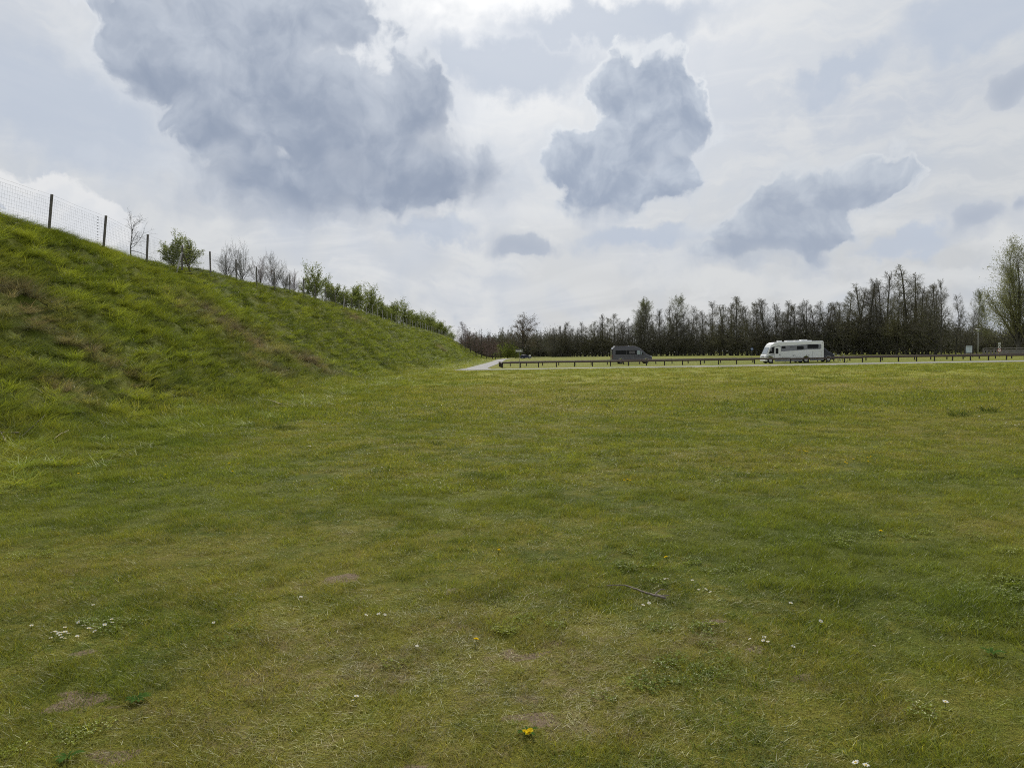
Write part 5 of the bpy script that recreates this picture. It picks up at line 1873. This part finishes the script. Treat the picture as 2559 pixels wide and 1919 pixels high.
t_, o0, path = lying('fallen_twig', [(1517, 1480), (1562, 1478), (1592, 1487), (1625, 1497), (1663, 1509)], .0085, M_STICK, '', '', .035)
tw = empty('fallen_twig', o0)
tag(tw, 'thin brown fallen twig lying in the grass', 'twig')
t_.build('shaft', M_STICK, tw, True)
MB().tube([path[-4], path[-4] + Vector((.06, .07, .02)), path[-4] + Vector((.10, .09, .01))], [.005, .004, .0025], 5).build('side_shoot', M_STICK, tw)
MB().tube([path[-3], path[-3] + Vector((.07, -.04, .015))], [.005, .003], 5).build('side_shoot', M_STICK, tw)

for k, (pts, rad, m_, lab, lift) in enumerate((
        ([(652, 1010), (676, 1011), (705, 1022)], .016, M_STALK, 'pale dead reed stalk lying at the embankment foot, upper one', .16),
        ([(655, 1023), (695, 1023), (731, 1024)], .014, M_STALK, 'pale dead reed stalk lying at the embankment foot, lower one', .10),
        ([(50, 1112), (75, 1090), (112, 1055)], .008, M_BARK, 'thin dark stalk slanting up from the long grass at left', .14),
        ([(2, 1098), (26, 1101), (48, 1099)], .012, M_STICK, 'short dark stick pointing right at the left edge', .14),
        ([(0, 1095), (8, 1108), (15, 1121)], .016, M_STICK, 'thick brown stick at the left edge', .13),
        ([(414, 757), (430, 772), (450, 792)], .014, M_BARK, 'dark dead stem lying down the embankment', .22),
        ([(136, 1114), (154, 1100), (172, 1092)], .008, M_STALK, 'single pale bent stalk in the long grass at left', .14))):
    m2, o0, _ = lying('stalk', pts, rad, m_, lab, 'stalk', lift)
    o = m2.build('dead_stalk', m_, None, True)
    o.location = o0
    tag(o, lab, 'stalk')


def rosette(px, py, r, n, lab):
    p = bank_point(px, py)
    t = empty('rosette_plant', (p.x, p.y, p.z + .012))
    tag(t, lab, 'plant')
    for k in range(n):
        a = 2 * math.pi * (k + rng.random() * .7) / n
        u = Vector((math.cos(a), math.sin(a), 0))
        v = Vector((-u.y, u.x, 0))
        L = r * rng.uniform(.7, 1.15)
        m2 = MB()
        pts = []
        w_ = [.10, .16, .26, .20, .30, .22, .0]
        V = []
        for i, q in enumerate(w_):
            c = u * L * (i / 6) + Vector((0, 0, L * (.26 * math.sin(math.pi * .75 * i / 6))))
            V += [c + v * L * q * .5, c - v * L * q * .5]
        m2.add(V, [(2 * i, 2 * i + 1, 2 * i + 3, 2 * i + 2) for i in range(6)])
        m2.build('leaf', M_ROS, t)


rosette(345, 1758, .065, 11, 'green leaf rosette beside the bare soil patch at lower left')
rosette(2480, 1640, .06, 9, 'green leaf rosette in the grass at lower right')
rosette(1318, 1846, .055, 9, 'leaf rosette under the large yellow dandelion')
rosette(170, 1912, .06, 8, 'leaf rosette cut by the bottom edge at left')

TUS = []
for k in range(3):
    me = tuft_mesh('blades', 300 + k, 150, .16, .10, .34, .009, .6, 1.0, 3)
    me.materials.clear()
    me.materials.append(M_TUSS)
    TUS.append(me)
for k, (px, py, sc, lab) in enumerate([(2395, 1042, 1.0, 'dark spiky grass tussock in the far right meadow, the larger'), (2472, 1030, .95, 'dark spiky grass tussock in the far right meadow, the farther'),
                                       (335, 932, 1.15, 'dark tussock on the embankment, upper of the close pair'), (366, 965, 1.35, 'large dark tussock on the embankment, lower of the close pair'),
                                       (365, 1074, .9, 'dark tussock at the embankment foot in light grass'), (592, 985, 1.2, 'dark tussock low on the embankment right of the pair'),
                                       (292, 733, 1.2, 'small dark tussock high on the embankment, left one'), (376, 735, 1.2, 'small dark tussock high on the embankment, right one'),
                                       (300, 1128, .75, 'low dark tussock in the long grass left, first'), (330, 1124, .8, 'low dark tussock in the long grass left, second'),
                                       (680, 1072, 1.0, 'flat dark tussock on the lawn edge below the reed stalks'), (715, 1074, .9, 'flat dark tussock right beside the one below the stalks'),
                                       (1090, 1113, .5, 'small dark tuft alone in the centre of the lawn')]):
    p = bank_point(px, py)
    o = mesh_obj('grass_tussock', TUS[k % 3], None, (p.x, p.y, p.z - .01))
    o.scale = (sc * (1.5 if 'flat' in lab else 1.0), sc, sc * (.55 if 'flat' in lab or 'low' in lab else 1.0))
    o.rotation_euler = (0, 0, k * 1.3)
    tag(o, lab, 'grass')

# two tall weeds on the crest at far left
for k, (px, lab) in enumerate(((8, 'dark weed stem with seed leaves on the crest at the left edge'), (57, 'smaller dark weed stem on the crest before the first post'))):
    p = crest(px, 20.6)
    t = empty('weed', p)
    tag(t, lab, 'plant')
    h = .75 - .2 * k
    MB().tube([(0, 0, -.05), (.02, .02, h * .5), (0, .04, h)], [.008, .006, .003], 5).build('stem', M_LEAFD, t)
    for i in range(9):
        z = h * (.3 + .075 * i)
        a = i * 2.4
        u = Vector((math.cos(a), math.sin(a), .2))
        v = Vector((-u.y, u.x, 0))
        MB().add([Vector((0, .02, z)), Vector((0, .02, z)) + u * .05 + v * .025, Vector((0, .02, z)) + u * .10, Vector((0, .02, z)) + u * .05 - v * .025], [(0, 1, 2, 3)]).build('leaf', M_LEAFD, t)
#SMALLEND
